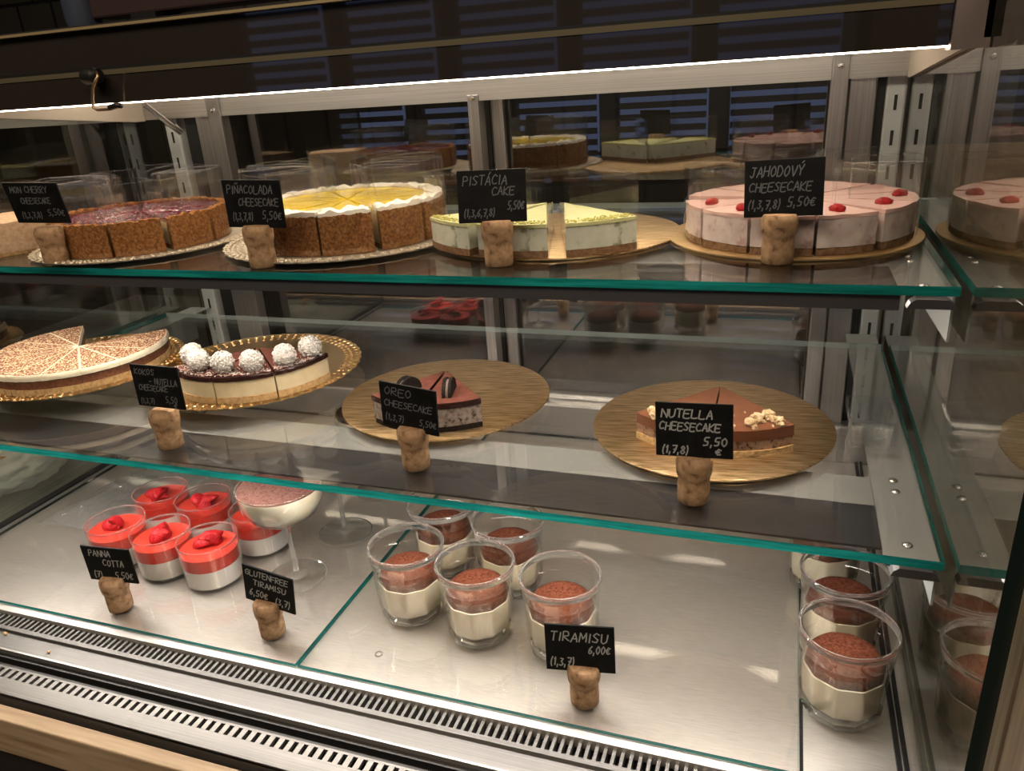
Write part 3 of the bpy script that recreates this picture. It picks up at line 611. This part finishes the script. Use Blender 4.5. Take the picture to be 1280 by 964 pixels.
def s_pina(seed, h):
    rad, H = .113, .041; off = .6*rad; t = thing('pineapple_cheesecake_slice', 'x', 'cake slice')
    wav = lambda q, th: .0015*nz(th*14, 0, 0, 1, seed) + .0012*nz(th*60, q*200, 0, 1, seed)
    bm = BM(); wedge(bm, rad, h, 0, H, off, rin=rad-.008, nr=3, na=30, nk=10, top=wav, side=crumb_side(rad, 300, .0014, seed)); wedge(bm, rad-.0082, h, 0, .005, off, nk=1, nr=4, na=6)
    obj('crust', bm, 'darkcrust', t, 60)
    bm = BM(); wedge(bm, rad-.0084, h, .0052, .0385, off, nk=2, nr=4, na=6); obj('filling', bm, 'custard', t)
    bm = BM(); wedge(bm, rad-.022, h, .0387, .0425, off, nr=8, na=8, nk=1, top=lambda q, th: .0008*nz(q*math.cos(th), q*math.sin(th), 0, 90, seed)); obj('pineapple_glaze', bm, 'pine', t, 60)
    bm = BM(); wedge(bm, rad-.002, h, .0390+.0012, .0440, off, rin=rad-.0215, nr=7, na=22, nk=2, top=lambda q, th: .0045*max(-.3, nz(q*math.cos(th), q*math.sin(th), 0, 110, seed+2)) + .0012); obj('cream_border', bm, 'whitecream', t, 60)
    obj('film', film_bm(rad+.0016, h, .001, .084, off, .30*rad, seed=seed+20), ['film', 'filmedge'], t, 50)
    return t
def s_pist(seed, h):
    rad = .139; off = .6*rad; t = thing('pistachio_cake_slice', 'x', 'cake slice')
    bm = BM(); wedge(bm, rad-.001, h, 0, .0065, off, nk=2, na=20, side=crumb_side(rad, 300, .0012, seed)); obj('biscuit_base', bm, 'brownbiscuit', t, 50)
    bm = BM(); wedge(bm, rad-.0015, h, .0067, .0285, off, nk=4, na=20, side=crumb_side(rad, 150, .0007, seed)); obj('cheesecake_layer', bm, 'pistcake', t, 50)
    bm = BM(); wedge(bm, rad-.0008, h, .0287, .0320, off, nk=2, na=20, top=lambda q, th: .0006*nz(q*math.cos(th), q*math.sin(th), 0, 60, seed)); obj('pistachio_glaze', bm, 'green', t, 50)
    rnd = random.Random(seed); bm = BM()
    for _ in range(120):
        q = rad - .003 - abs(rnd.gauss(0, .007)); th = rnd.uniform(-h*.93, h*.93); x, y = polar(q, th, off); blob(bm, (x, y, .0328), (rnd.uniform(.0007,.0018), rnd.uniform(.0006,.0014), rnd.uniform(.0005,.0012)), rnd.random()*50, .4, 1, rot=rnd.uniform(0, 3))
    obj('chopped_pistachio', bm, 'nuts', t)['kind'] = 'stuff'
    obj('film', film_bm(rad+.0006, h, .001, .074, off, .16*rad, seed=seed+40), ['film', 'filmedge'], t, 50)
    return t
def s_jah(seed, h, berry=None):
    rad = .1085; off = .6*rad; t = thing('strawberry_cheesecake_slice', 'x', 'cake slice')
    bm = BM(); wedge(bm, rad-.001, h, 0, .0065, off, nk=2, na=20, side=crumb_side(rad, 250, .0016, seed)); obj('biscuit_base', bm, 'brownbiscuit', t, 50)
    bm = BM(); wedge(bm, rad-.0008, h, .0067, .0315, off, nk=5, na=22, side=crumb_side(rad, 110, .0014, seed)); obj('mousse_layer', bm, 'pinkmousse', t, 50)
    bm = BM(); wedge(bm, rad-.0005, h, .0317, .0350, off, nk=2, na=20, top=lambda q, th: .0008*nz(q*math.cos(th), q*math.sin(th), 0, 60, seed), side=crumb_side(rad, 90, .0014, seed)); obj('strawberry_glaze', bm, 'pink', t, 50)
    obj('film', film_bm(rad+.0010, h, .001, .0705, off, .45*rad, seed=seed+60), ['film', 'filmedge'], t, 50)
    return t
def s_cocoa(seed, h):
    rad = .1125; off = .6*rad; t = thing('cocoa_dusted_cake_slice', 'x', 'cake slice')
    bm = BM(); wedge(bm, rad, h, 0, .0075, off, g=.0003, nk=2, na=16, side=crumb_side(rad, 250, .0014, seed)); obj('biscuit_base', bm, 'palebiscuit', t, 50)
    bm = BM(); wedge(bm, rad-.0012, h, .0077, .0185, off, g=.0003, nk=3, na=16, side=crumb_side(rad, 250, .0012, seed)); obj('nougat_layer', bm, 'nougat', t, 50)
    bm = BM(); wedge(bm, rad-.0002, h, .0187, .0262, off, g=.0003, nk=4, na=16, side=lambda th, z: -.002*max(0, (z-.0225)/.004)**2 + .0010*nz(th*20, z*200, 0, 1, seed)); obj('cream_layer', bm, 'creamy', t, 50)
    bm = BM(); wedge(bm, rad-.0030, h, .0263, .0267, off, g=.0014, nk=1, na=12); obj('cocoa_dusting', bm, 'speckle', t)
    return t
def coconut_ball(t, x, y, z, r, seed):
    bm = BM(); blob(bm, (x, y, z), r, seed, .08, 3, 2.5); rnd = random.Random(seed)
    for _ in range(170):
        d = Vector((rnd.gauss(0,1), rnd.gauss(0,1), rnd.gauss(0,1))).normalized(); blob(bm, Vector((x, y, z)) + d*r*1.0, (r*.13, r*.09, r*.09), rnd.random()*9, .4, 1, rot=rnd.uniform(0, 3))
    return obj('coconut_ball', bm, 'coconut', t)
def s_raf(seed, h, balls, a0):
    rad = .106; off = .6*rad; t = thing('coconut_ball_cake_slice', 'x', 'cake slice')
    bm = BM(); wedge(bm, rad+.0004, h, 0, .0080, off, nk=2, na=20, side=crumb_side(rad, 250, .0010, seed)); obj('biscuit_base', bm, 'palebiscuit', t, 50)
    bm = BM(); wedge(bm, rad-.0006, h, .0082, .0285, off, nk=4, na=20, side=crumb_side(rad, 120, .0006, seed)); obj('cheesecake_layer', bm, 'custard', t, 50)
    def tp(q, th): return .0004*nz(q*math.cos(th), q*math.sin(th), 0, 60, seed)
    bm = BM(); wedge(bm, rad+.0004, h, .0286, .0335, off, nk=3, na=30, top=tp, side=lambda th, z: (.0008 + .0010*nz(th*22, 0, 0, 1, seed)) * (z < .033)); obj('chocolate_glaze', bm, 'choc', t, 50)
    bm = BM(); wedge(bm, rad-.0045, h, .0337, .0340, off, g=.0012, nk=1, na=16); obj('chocolate_top', bm, 'redcocoa', t)
    rnd = random.Random(seed); bm = BM()
    for _ in range(150):
        q = rad - .002 - abs(rnd.gauss(0, .014)); th = rnd.uniform(-h*.92, h*.92); x, y = polar(q, th, off); blob(bm, (x, y, .0343), (rnd.uniform(.0008,.0019), .0006, .0006), rnd.random()*50, .3, 1, rot=rnd.uniform(0, 3))
    obj('coconut_flakes', bm, 'coconut', t)['kind'] = 'stuff'
    for k, (q, ad) in enumerate(balls):
        x, y = polar(q, R(ad)-a0, off); coconut_ball(t, x, y, .0338+.0122, .0132, seed*5+k)
    return t
def s_cookie(seed, h, tilt):
    rad = .101; off = .6*rad; t = thing('cookie_cheesecake_slice', 'x', 'cake slice')
    bm = BM(); wedge(bm, rad-.0008, h, 0, .0060, off, nk=2, na=20, side=crumb_side(rad, 250, .0014, seed)); obj('cookie_base', bm, 'blackcookie', t, 50)
    bm = BM(); wedge(bm, rad-.0006, h, .0062, .0270, off, nk=5, na=20, side=crumb_side(rad, 220, .0012, seed)); obj('filling', bm, 'cookiefill', t, 50)
    bm = BM(); wedge(bm, rad, h, .0272, .0330, off, nk=2, na=20); obj('dark_glaze', bm, 'choc', t, 50)
    bm = BM(); wedge(bm, rad-.0010, h, .0331, .0334, off, g=.0012, nk=1, na=16); obj('cocoa_top', bm, 'redcocoa', t)
    # half a sandwich cookie standing on its cut edge
    def half(y0, y1, r, m, p, ridge=0):
        b = BM(); pts = [(r*math.cos(a)*(1+ridge*(i % 2)), r*math.sin(a)*(1+ridge*(i % 2))) for i, a in enumerate([PI*k/28 for k in range(29)])]
        prism(b, pts, 'y', y0, y1)
        bmesh.ops.rotate(b, verts=b.verts[:], matrix=Matrix.Rotation(R(tilt), 3, 'Z')); bmesh.ops.translate(b, verts=b.verts[:], vec=(polar(.70*rad, 0, off)[0], 0, .0336))
        return obj(m[1], b, m[0], p)
    c = half(-.0052, -.0020, .0165, ('blackcookie', 'cookie_half'), t, .02)
    half(-.0018, .0012, .0145, ('cookiecream', 'cream_filling'), c); half(.0014, .0046, .0165, ('blackcookie', 'cookie_wafer'), c, .02)
    return t
def s_nut(seed, h):
    rad = .114; off = .6*rad; t = thing('hazelnut_chocolate_slice', 'x', 'cake slice')
    bm = BM(); wedge(bm, rad+.001, h, 0, .0065, off, nk=2, na=24, side=crumb_side(rad, 250, .0022, seed)); obj('biscuit_base', bm, 'palebiscuit', t, 50)
    bm = BM(); wedge(bm, rad-.0010, h, .0067, .0165, off, nk=4, na=22, side=crumb_side(rad, 220, .0012, seed)); obj('filling', bm, 'chocmousse', t, 50)
    bm = BM(); wedge(bm, rad-.0006, h, .0166, .0275, off, nk=3, na=22, side=lambda th, z: .0005*nz(th*20, z*100, 0, 1, seed)); obj('chocolate_layer', bm, 'milkchoc', t, 50)
    rnd = random.Random(seed); bm = BM()
    for _ in range(34):
        q = rad - .016 + rnd.gauss(0, .010); th = rnd.uniform(-h*.85, h*.85); x, y = polar(min(q, rad-.004), th, off); s = rnd.choice((.0014, .002, .003, .0045, .006)); blob(bm, (x, y, .0275+s*.6), (s, s*rnd.uniform(.6,.9), s*.8), rnd.random()*50, .5, 2, rot=rnd.uniform(0, 3))
    obj('chopped_hazelnut', bm, 'hazel', t)['kind'] = 'stuff'
    return t
def put(proto, used, c, z, deg, rad, label, group):
    a = R(deg); loc = (c[0]+.6*rad*math.cos(a), c[1]+.6*rad*math.sin(a), z)
    if proto not in used:
        used.add(proto); proto.location = loc; proto.rotation_euler.z = a; proto['label'] = label; proto['group'] = group; return proto
    return dup(proto, loc, a, label, group)
used = set()
h = R(15.4)
ZT = Z1 + .0036
protos = [s_cherry(k, R(15.7)) for k in (1, 2, 3)]
lab = {0:'cherry cheesecake slice standing behind the cork of the tilted chalk sign', 1:'cherry cheesecake slice with dark brown front just beside the tilted chalk sign', 2:'cherry cheesecake slice with tilted film edge at the front middle', 3:'cherry cheesecake slice with golden crust lit from the side', 4:'cherry cheesecake slice partly behind the PINACOLADA sign'}
mids = [-113.5, -82, -49.6, -14.6, 19, 51, 83, 115, 147, 179, 211]
for k, d in enumerate(mids):
    put(protos[k % 3], used, (-.765, .762), ZT, d, .104, lab.get(k, 'cherry cheesecake slice at the back of the round cake behind clear film'), 'cherry cheesecake slices on the upper shelf')
protos = [s_pina(k, R(14.6)) for k in (4, 5, 6)]
lab = {0:'pineapple cheesecake slice just beside the PINACOLADA sign, cream over brown crust', 1:'pineapple cheesecake slice with the darkest crust at the front middle', 2:'pineapple cheesecake slice beside the open yellow gap, golden brown crust', 3:'pineapple cheesecake slice with a heap of white cream by the PISTACIA sign', 11:'pineapple cheesecake slice hidden by the PINACOLADA sign'}
mids = [-91, -61.5, -29, 1.5, 31, 60.5, 90, 119.5, 149, 178.5, 208, 237.5]
for k, d in enumerate(mids):
    put(protos[k % 3], used, (-.487, .797), ZT, d, .113, lab.get(k, 'pineapple cheesecake slice at the back of the cake behind clear film'), 'pineapple cheesecake slices on the upper shelf')
protos = [s_pist(k, R(15.6)) for k in (7, 8)]
put(protos[0], used, (-.246, .831), Z1+.003, -92, .139, 'pistachio cake slice half hidden by the PISTACIA sign', 'pistachio slices'); put(protos[1], used, (-.240, .831), Z1+.003, -56.5, .139, 'pistachio cake slice with green top in full view on the half empty board', 'pistachio slices')
put(protos[0], used, (-.250, .829), Z1+.003, -125, .139, 'pistachio cake slice at the far side of the PISTACIA sign from the gap', 'pistachio slices')
protos = [s_jah(k, R(14.9)) for k in (9, 10, 11)]
mids = [-158, -127, -96.5, -66, -33, -2, 30, 62, 94, 126, 158]
lab = {0:'strawberry cheesecake slice with film corner at the end beside the half empty board', 1:'strawberry cheesecake slice touching the edge of the JAHODOVY sign', 2:'strawberry cheesecake slice mostly behind the JAHODOVY sign', 3:'strawberry cheesecake slice with one red strawberry in the front middle', 4:'strawberry cheesecake slice near the glass side with a red strawberry', 5:'strawberry cheesecake slice closest to the glass side wall'}
roots = []
for k, d in enumerate(mids):
    roots.append(put(protos[k % 3], used, (.008, .822), ZT-.0004, d, .1085, lab.get(k, 'strawberry cheesecake slice at the back of the pink cake behind film'), 'strawberry cheesecake slices on the upper shelf'))
for k in (0, 1, 3, 4, 5):
    bm = BM(); a = {0: .08, 1: .06, 3: -.03, 4: .0, 5: .02, 8: 0}[k]; q = {5: .092}.get(k, .088); x, y = polar(q, a, .6*.1085)
    blob(bm, (x, y, .0372), (.0078, .0048, .0038), k, .3, 3, 1.4, rot=.6); obj('strawberry_piece', bm, 'berry', roots[k], True)
ZC = Z2 + .0225 + .003
protos = [s_cocoa(k, R(11.55)) for k in (12, 13, 14)]
for k in range(12):
    d = 134 + 11.5 + 23*k
    nm = {0:'cocoa dusted cake slice whose white cut side faces the missing wedge at the back', 11:'cocoa dusted cake slice beside the missing wedge over the gold lace rim', 7:'cocoa dusted cake slice behind the dim price sign', 8:'cocoa dusted cake slice with nougat side above the price sign', 9:'cocoa dusted cake slice next to the one ending above the price sign', 10:'cocoa dusted cake slice between the sign and the missing wedge'}.get(k, 'cocoa dusted cake slice in the uncut part of the cake')
    put(protos[k % 3], used, (-.889, .726), ZC, d, .1125, nm, 'cocoa dusted slices')
ZR = Z2 + .0125 + .003
for k, (a, b, balls, nm) in enumerate(((232, 277, [(.080, 237), (.088, 258)], 'coconut ball cake slice beside the dim price sign, two balls in line'), (277, 316.2, [(.088, 281), (.090, 303)], 'coconut ball cake slice in the middle of the half cake'), (316.2, 358, [(.093, 327), (.094, 349)], 'coconut ball cake slice with a bare straight end near the lace rim'))):
    a0 = R((a+b)/2); t = s_raf(15+k, R((b-a)/2), balls, a0); put(t, used, (-.631, .767), ZR, (a+b)/2, .106, nm, 'coconut ball slices')
ZB = Z2 + .0031
t = s_cookie(18, R(19), -14); put(t, used, (-.365, .763), ZB, -64, .101, 'cookie cheesecake slice in full view with a halved black cookie on top', 'cookie slices')
t = s_cookie(19, R(19), -8); put(t, used, (-.366, .763), ZB, -102.5, .101, 'cookie cheesecake slice mostly hidden behind its chalk sign', 'cookie slices')
t = s_nut(20, R(20.8)); put(t, used, (-.055, .784), ZB, -69.2, .114, 'hazelnut chocolate slice with crumbled nuts, on the side not covered by the chalk sign', 'hazelnut slices')
t = s_nut(21, R(20.8)); put(t, used, (-.055, .784), ZB, -110.8, .114, 'hazelnut chocolate slice mostly hidden by its chalk sign, cut side showing', 'hazelnut slices')
# sponge slices at the end of the upper shelf
t = thing('sponge_cake_slice', 'pale caramel sponge slice with smooth cut side in clear film at the shelf end', 'cake slice', (-.945, .735, Z1+.0003), R(-28))
bm = BM(); lattice(bm, 10, 8, 5, lambda u, v, w: (-.06+.12*u, -.045+.09*v, .004+.036*w + (.002*nz(u*6, v*6, 0, 1, 3) if w == 1 else 0))); obj('sponge', bm, 'sponge', t, 50)
bm = BM(); box(bm, -.0605, .0605, -.0455, .0455, .0, .0038); obj('biscuit_base', bm, 'biscuit', t)
bm = BM(); vs = []
for k in range(41):
    u = k/40; p = (-.0625+.125*min(1, max(0, (u-.2)/.6)), -.047 if .2 <= u <= .8 else -.047+.09*abs(u-(.2 if u < .2 else .8))*5)
    vs.append([bm.verts.new((p[0], p[1]-.0006*math.sin(k*1.7), z)) for z in (.001, .035, .078)])
for a, b in zip(vs, vs[1:]):
    for q in range(2): bm.faces.new((a[q], b[q], b[q+1], a[q+1]))
obj('film', bm, 'film', t, True)

# ------------------------------------------------------------------ panna cotta cups
def berry_bits(t, seed):
    rnd = random.Random(seed)
    for k in range(3):
        bm = BM(); a = rnd.uniform(0, 6.28); L = rnd.uniform(.0145, .0175)
        r = bmesh.ops.create_icosphere(bm, subdivisions=3, radius=1)
        for v in r['verts']:
            c = v.co.copy(); taper = 1 - .45*max(0, c.x); x = c.x*L; y = c.y*.0100*taper; z = c.z*.0095*taper
            if c.z < 0: z *= .35
            n_ = 1 + .06*noise.noise(c*3+Vector((seed, k, 0))); v.co = (x*n_, y*n_, z*n_)
        m_ = Matrix.Translation((rnd.uniform(-.008,.008), rnd.uniform(-.007,.007), .0450+.0025*k)) @ Matrix.Rotation(a, 4, 'Z') @ Matrix.Rotation(rnd.uniform(-.75,.1), 4, 'Y') @ Matrix.Rotation(rnd.uniform(-.8,.8), 4, 'X')
        bmesh.ops.transform(bm, verts=bm.verts[:], matrix=m_); obj('strawberry_piece', bm, 'berry', t, True)
cups = [(-.790, .705, 'panna cotta cup in the back row at the end of the pair, strawberry lying flat'), (-.7155, .702, 'panna cotta cup in the back row middle, one strawberry standing up'), (-.790, .625, 'panna cotta cup just behind the PANNA COTTA sign'), (-.7135, .621, 'panna cotta cup in the front row middle with sliced strawberry'), (-.640, .619, 'panna cotta cup in the front row standing between the two chalk signs'), (-.6235, .696, 'panna cotta cup half hidden behind the stemmed coupe bowl')]
c0 = None
for k, (x, y, labl) in enumerate(cups):
    if c0 is None:
        c0 = t = thing('panna_cotta_cup', labl, 'dessert cup', (x, y, ZD+.0002), 0, 'panna cotta cups')
        bm = BM(); lathe(bm, [(0,0),(.0335,0),(.0345,.0008),(.0360,.0530),(.0362,.0548),(.0358,.0558),(.0351,.0554),(.0350,.0540),(.0337,.0022),(0,.0020)], 64); solidify(bm, lambda c: c.z > .0536); obj('cup', bm, ['cup', 'solidplastic'], t, 40)
        bm = BM(); lathe(bm, [(0,.0023),(.0334,.0023),(.0343,.0260),(0,.0260)], 64); obj('panna_cotta', bm, 'panna', t, 40)
        bm = BM(); lathe(bm, [(0,.0262),(.0343,.0262),(.0348,.0428),(.0330,.0424),(0,.0426)], 64); obj('strawberry_jelly', bm, 'jelly', t, 40)
    else:
        t = dup(c0, (x, y, ZD+.0002), k*1.1, labl, 'panna cotta cups')
roots = [o for o in C.objects if o.name.startswith('panna_cotta_cup')]
for k, o in enumerate(roots): berry_bits(o, k+3)

# ------------------------------------------------------------------ stemmed coupes
t = thing('tiramisu_coupe', 'stemmed coupe of tiramisu in front, behind the GLUTENFREE sign', 'coupe glass', (-.537, .643, ZD+.0002), 0, 'tiramisu coupes')
bm = BM(); lathe(bm, [(0,0),(.0345,0),(.0358,.0012),(.034,.0020),(.012,.0030),(.0052,.0055),(.0034,.010),(.0028,.030),(.0028,.065),(.0036,.0735),(.010,.0785),(.027,.084),(.040,.0935),(.0475,.107),(.0498,.122),(.0502,.130),(.0493,.130),(.0488,.122),(.0465,.108),(.039,.0950),(.026,.0860),(.009,.0805),(0,.0800)], 72); solidify(bm, lambda c: (c.z < .076 and (c.xy.length < .012 or c.xy.length > .033)) or c.z > .1275)
[setattr(f, 'material_index', 2) for f in bm.faces if f.calc_center_median().z < .076 and f.calc_center_median().xy.length < .012]
obj('glass', bm, ['coupeglass', 'solidglass', 'stemglass'], t, 40)
bm = BM(); lathe(bm, [(0,.0803),(.009,.0808),(.0258,.0864),(.0386,.0954),(.0461,.1083),(.0484,.1222),(.0486,.1262),(0,.1262)], 72); obj('cream', bm, 'creamy', t, 40)
bm = BM(); lathe(bm, [(.0484,.1263),(.0484,.1272),(.044,.1278),(0,.1280)][::-1] + [(0,.1263)], 72); obj('cocoa_dusting', bm, 'cocoapurple', t, 40)
dup(t, (-.530, .745, ZD+.0002), .7, 'second stemmed coupe, its bowl hidden behind the shelf strip', 'tiramisu coupes')
dup(t, (-.538, .860, ZD+.0002), 1.9, 'stemmed coupe at the very back of the row, only its foot showing', 'tiramisu coupes')

# ------------------------------------------------------------------ tiramisu jars
t0 = thing('tiramisu_jar', 'tiramisu jar at the end of the front row beside the gap in the glass plates', 'jar', (-.3695, .6235, ZD+.0002), 0, 'tiramisu jars')
def facet(r, z, a):
    if z > .0615: return r
    k = min(1, (.0615-z)/.012); s = PI/5; m_ = (a % s) - s/2
    return r*(1-k) + k*r*math.cos(s/2)/math.cos(m_)*1.012
bm = BM(); lathe(bm, [(0,.0015),(.026,.0015),(.028,0),(.0335,0),(.0352,.0025),(.0368,.020),(.0380,.045),(.0385,.058),(.0388,.0620),(.0378,.0645),(.0398,.0670),(.0406,.078),(.0410,.0815),(.0420,.0835),(.0422,.0855),(.0412,.0870),(.0396,.0868),(.0388,.0850),(.0382,.068),(.0358,.0600),(.0348,.030),(.0335,.012),(.030,.0085),(0,.0082)], 80, rf=facet); solidify(bm, lambda c: c.z > .0795 or (c.z < .0075 and c.xy.length > .026)); obj('glass', bm, ['jarglass', 'solidglass'], t0, 35)
bm = BM(); lathe(bm, [(0,.0086),(.0298,.0090),(.0331,.0125),(.0346,.030),(.0352,.0455),(0,.0455)], 80, rf=lambda r, z, a: min(r, facet(r, z, a))); obj('cream', bm, 'creamy', t0, 40)
bm = BM(); lathe(bm, [(0,.0457),(.0338,.0457),(.0340,.0472),(.0325,.0525),(.030,.0562)], 80, rf=lambda r, z, a: min(r, facet(r, z, a)))
lathe(bm, [(.030,.0562),(.026,.0588),(.020,.0604),(.010,.0612),(0,.0614)], 80, rf=lambda r, z, a: min(r, facet(r, z, a)))
bmesh.ops.remove_doubles(bm, verts=bm.verts[:], dist=1e-5); obj('cocoa_layer', bm, 'cocoa', t0, 40)
for x, y, rz, labl in ((-.2832, .611, .5, 'tiramisu jar in the middle of the front row of three'), (-.191, .611, .2, 'tiramisu jar partly covered by the TIRAMISU sign'), (-.368, .716, .9, 'tiramisu jar in the second row behind the end jar, crossed by the shelf edge'), (-.277, .6965, .3, 'tiramisu jar in the second row beside the shelf edge, behind the middle jar'), (.0747, .598, .1, 'tiramisu jar standing alone at the front by the glass side wall'), (.0765, .686, .7, 'tiramisu jar directly behind the lone jar at the glass side wall'), (.063, .787, .4, 'tiramisu jar last in the line along the glass side wall')):
    dup(t0, (x, y, ZD+.0003), rz, labl, 'tiramisu jars')

# ------------------------------------------------------------------ crinkled plastic, tray, small things
bm = BM(); nx_, ny_ = 46, 40; g = {}
for i in range(nx_+1):
    for j in range(ny_+1):
        u, v = i/nx_, j/ny_; x, y = -.985+.14*u+.02*v, .66+.17*v; edge = min(u, 1-u, v, 1-v)
        g[i, j] = bm.verts.new((x + .008*nz(v*4, u*4, 0, 1, 2), y + .008*nz(u*4, v*4, 1, 1, 5), ZD+.0012 + min(1, edge*5)*(.010*(.5+.5*nz(x, y, 0, 22, 1)) + .0045*abs(nz(x, y, 0, 130, 2)))))
for i in range(nx_):
    for j in range(ny_): bm.faces.new((g[i,j], g[i+1,j], g[i+1,j+1], g[i,j+1]))
tag(obj('plastic_sheet', bm, 'plastic', None, False), 'crinkled clear plastic sheet on the deck behind the panna cotta cups', 'plastic sheet')
t = thing('clear_tray', 'small clear plastic tray on the lower shelf beside the hazelnut board and bracket', 'plastic tray', (.0885, .745, Z2+.0003))
bm = BM(); lathe(bm, [(0,0),(.040,0),(.043,.003),(.048,.040),(.053,.041),(.053,.0425),(.0475,.0422),(.0418,.004),(0,.0015)], 4*12, rf=lambda r, z, a: r*.83/max(abs(math.cos(a)), abs(math.sin(a)))**.8); bmesh.ops.scale(bm, verts=bm.verts[:], vec=(.50, .75, .75)); obj('tray', bm, 'cup', t, 40)
t = thing('meringue_dessert', 'white meringue dessert with orange peel strips beyond the black gasket', 'dessert', (-1.15, .755, ZD), 0)
bm = BM(); bmesh.ops.create_icosphere(bm, subdivisions=5, radius=1)
for v in bm.verts:
    c = v.co.copy(); k = 1 + .20*noise.noise(c*3.2) + .10*noise.noise(c*8) + .05*noise.noise(c*19); v.co = (c.x*.075*k, c.y*.11*k, max(0, .030+c.z*.034*k))
obj('meringue', bm, 'meringue', t, True)
for k, (x, y, a) in enumerate(((.030,-.045,1.3), (.018,.005,1.1), (.040,.035,1.4), (-.01,.06,.9), (.01,-.085,1.2))):
    bm = BM(); lattice(bm, 10, 2, 1, lambda u, v, w: ((u-.5)*.05, (v-.5)*.009, .064+.003*w - abs(u-.5)**2*.03)); bmesh.ops.rotate(bm, verts=bm.verts[:], matrix=Matrix.Rotation(a, 3, 'Z')); bmesh.ops.translate(bm, verts=bm.verts[:], vec=(x, y, -.003)); obj('orange_peel', bm, 'orange', t, 50)
for x, y, s, nm in ((-.818, .4700, .0022, 'yellow cake crumb on the steel sill below the intake grille'), (-.740, .4600, .0016, 'small pale crumb on the steel sill near the black channel')):
    bm = BM(); blob(bm, (0, 0, s*.75), (s*1.2, s, s*.8), 4, .4, 2); tag(obj('cake_crumb', bm, 'palebiscuit', None, False, (x, y, AZ+.0002 if y > .4575 else AZ+.0002)), nm, 'crumb')
bm = BM(); lathe(bm, [(.0030,0),(.0042,0),(.0042,.0012),(.0030,.0012)], 20, closed=True); tag(obj('metal_ring', bm, 'rivet', None, False, (-.372, .545, ZD+.0002)), 'tiny metal ring lying on the glass plate before the end tiramisu jar', 'ring')

# ------------------------------------------------------------------ light, camera, view
w = bpy.data.worlds.new('sky'); bpy.context.scene.world = w; w.use_nodes = True
w.node_tree.nodes['Background'].inputs['Color'].default_value = (.42, .54, .95, 1); w.node_tree.nodes['Background'].inputs['Strength'].default_value = .30
def area(name, loc, sx, sy, power, col, rot=(0,0,0)):
    d = bpy.data.lights.new(name, 'AREA'); d.shape = 'RECTANGLE'; d.size = sx; d.size_y = sy; d.energy = power; d.color = col
    o = bpy.data.objects.new(name, d); C.objects.link(o); o.location = loc; o.rotation_euler = rot; return o
area('shop_fill_light', (-.9, -.7, 2.75), 1.6, .8, 30, (1, .82, .62)); area('shop_fill_light', (.9, -1.0, 2.75), 1.0, .8, 24, (1, .82, .62)); area('staff_fill_light', (-.5, 1.8, 2.75), 1.6, .3, 12, (1, .82, .62))  # unseen fills added to brighten the wood, front sides and rear wall
R3 = ((0.94352637,0.32518422,-0.06334991),(0.06624203,-0.37253072,-0.92565267),(-0.32460743,0.86918127,-0.37303342))
cam = bpy.data.cameras.new('camera'); co = bpy.data.objects.new('camera', cam); C.objects.link(co)
cam.sensor_fit = 'HORIZONTAL'; cam.sensor_width = 36; cam.lens = 956.87/1280*36; cam.clip_start = .02; cam.clip_end = 50
m3 = Matrix(((R3[0][0], -R3[1][0], -R3[2][0]), (R3[0][1], -R3[1][1], -R3[2][1]), (R3[0][2], -R3[1][2], -R3[2][2])))
co.matrix_world = Matrix.Translation((0, 0, EYE)) @ m3.to_4x4()
sc = bpy.context.scene; sc.camera = co
sc.view_settings.view_transform = 'Standard'; sc.view_settings.look = 'None'; sc.view_settings.gamma = 1; sc.view_settings.use_curve_mapping = False
sc.view_settings.exposure = 0
cy = sc.cycles; cy.max_bounces = 20; cy.transparent_max_bounces = 40; cy.glossy_bounces = 8; cy.diffuse_bounces = 4; cy.use_denoising = True
cy.sample_clamp_indirect = 8; cy.caustics_reflective = False; cy.caustics_refractive = True; cy.blur_glossy = .5
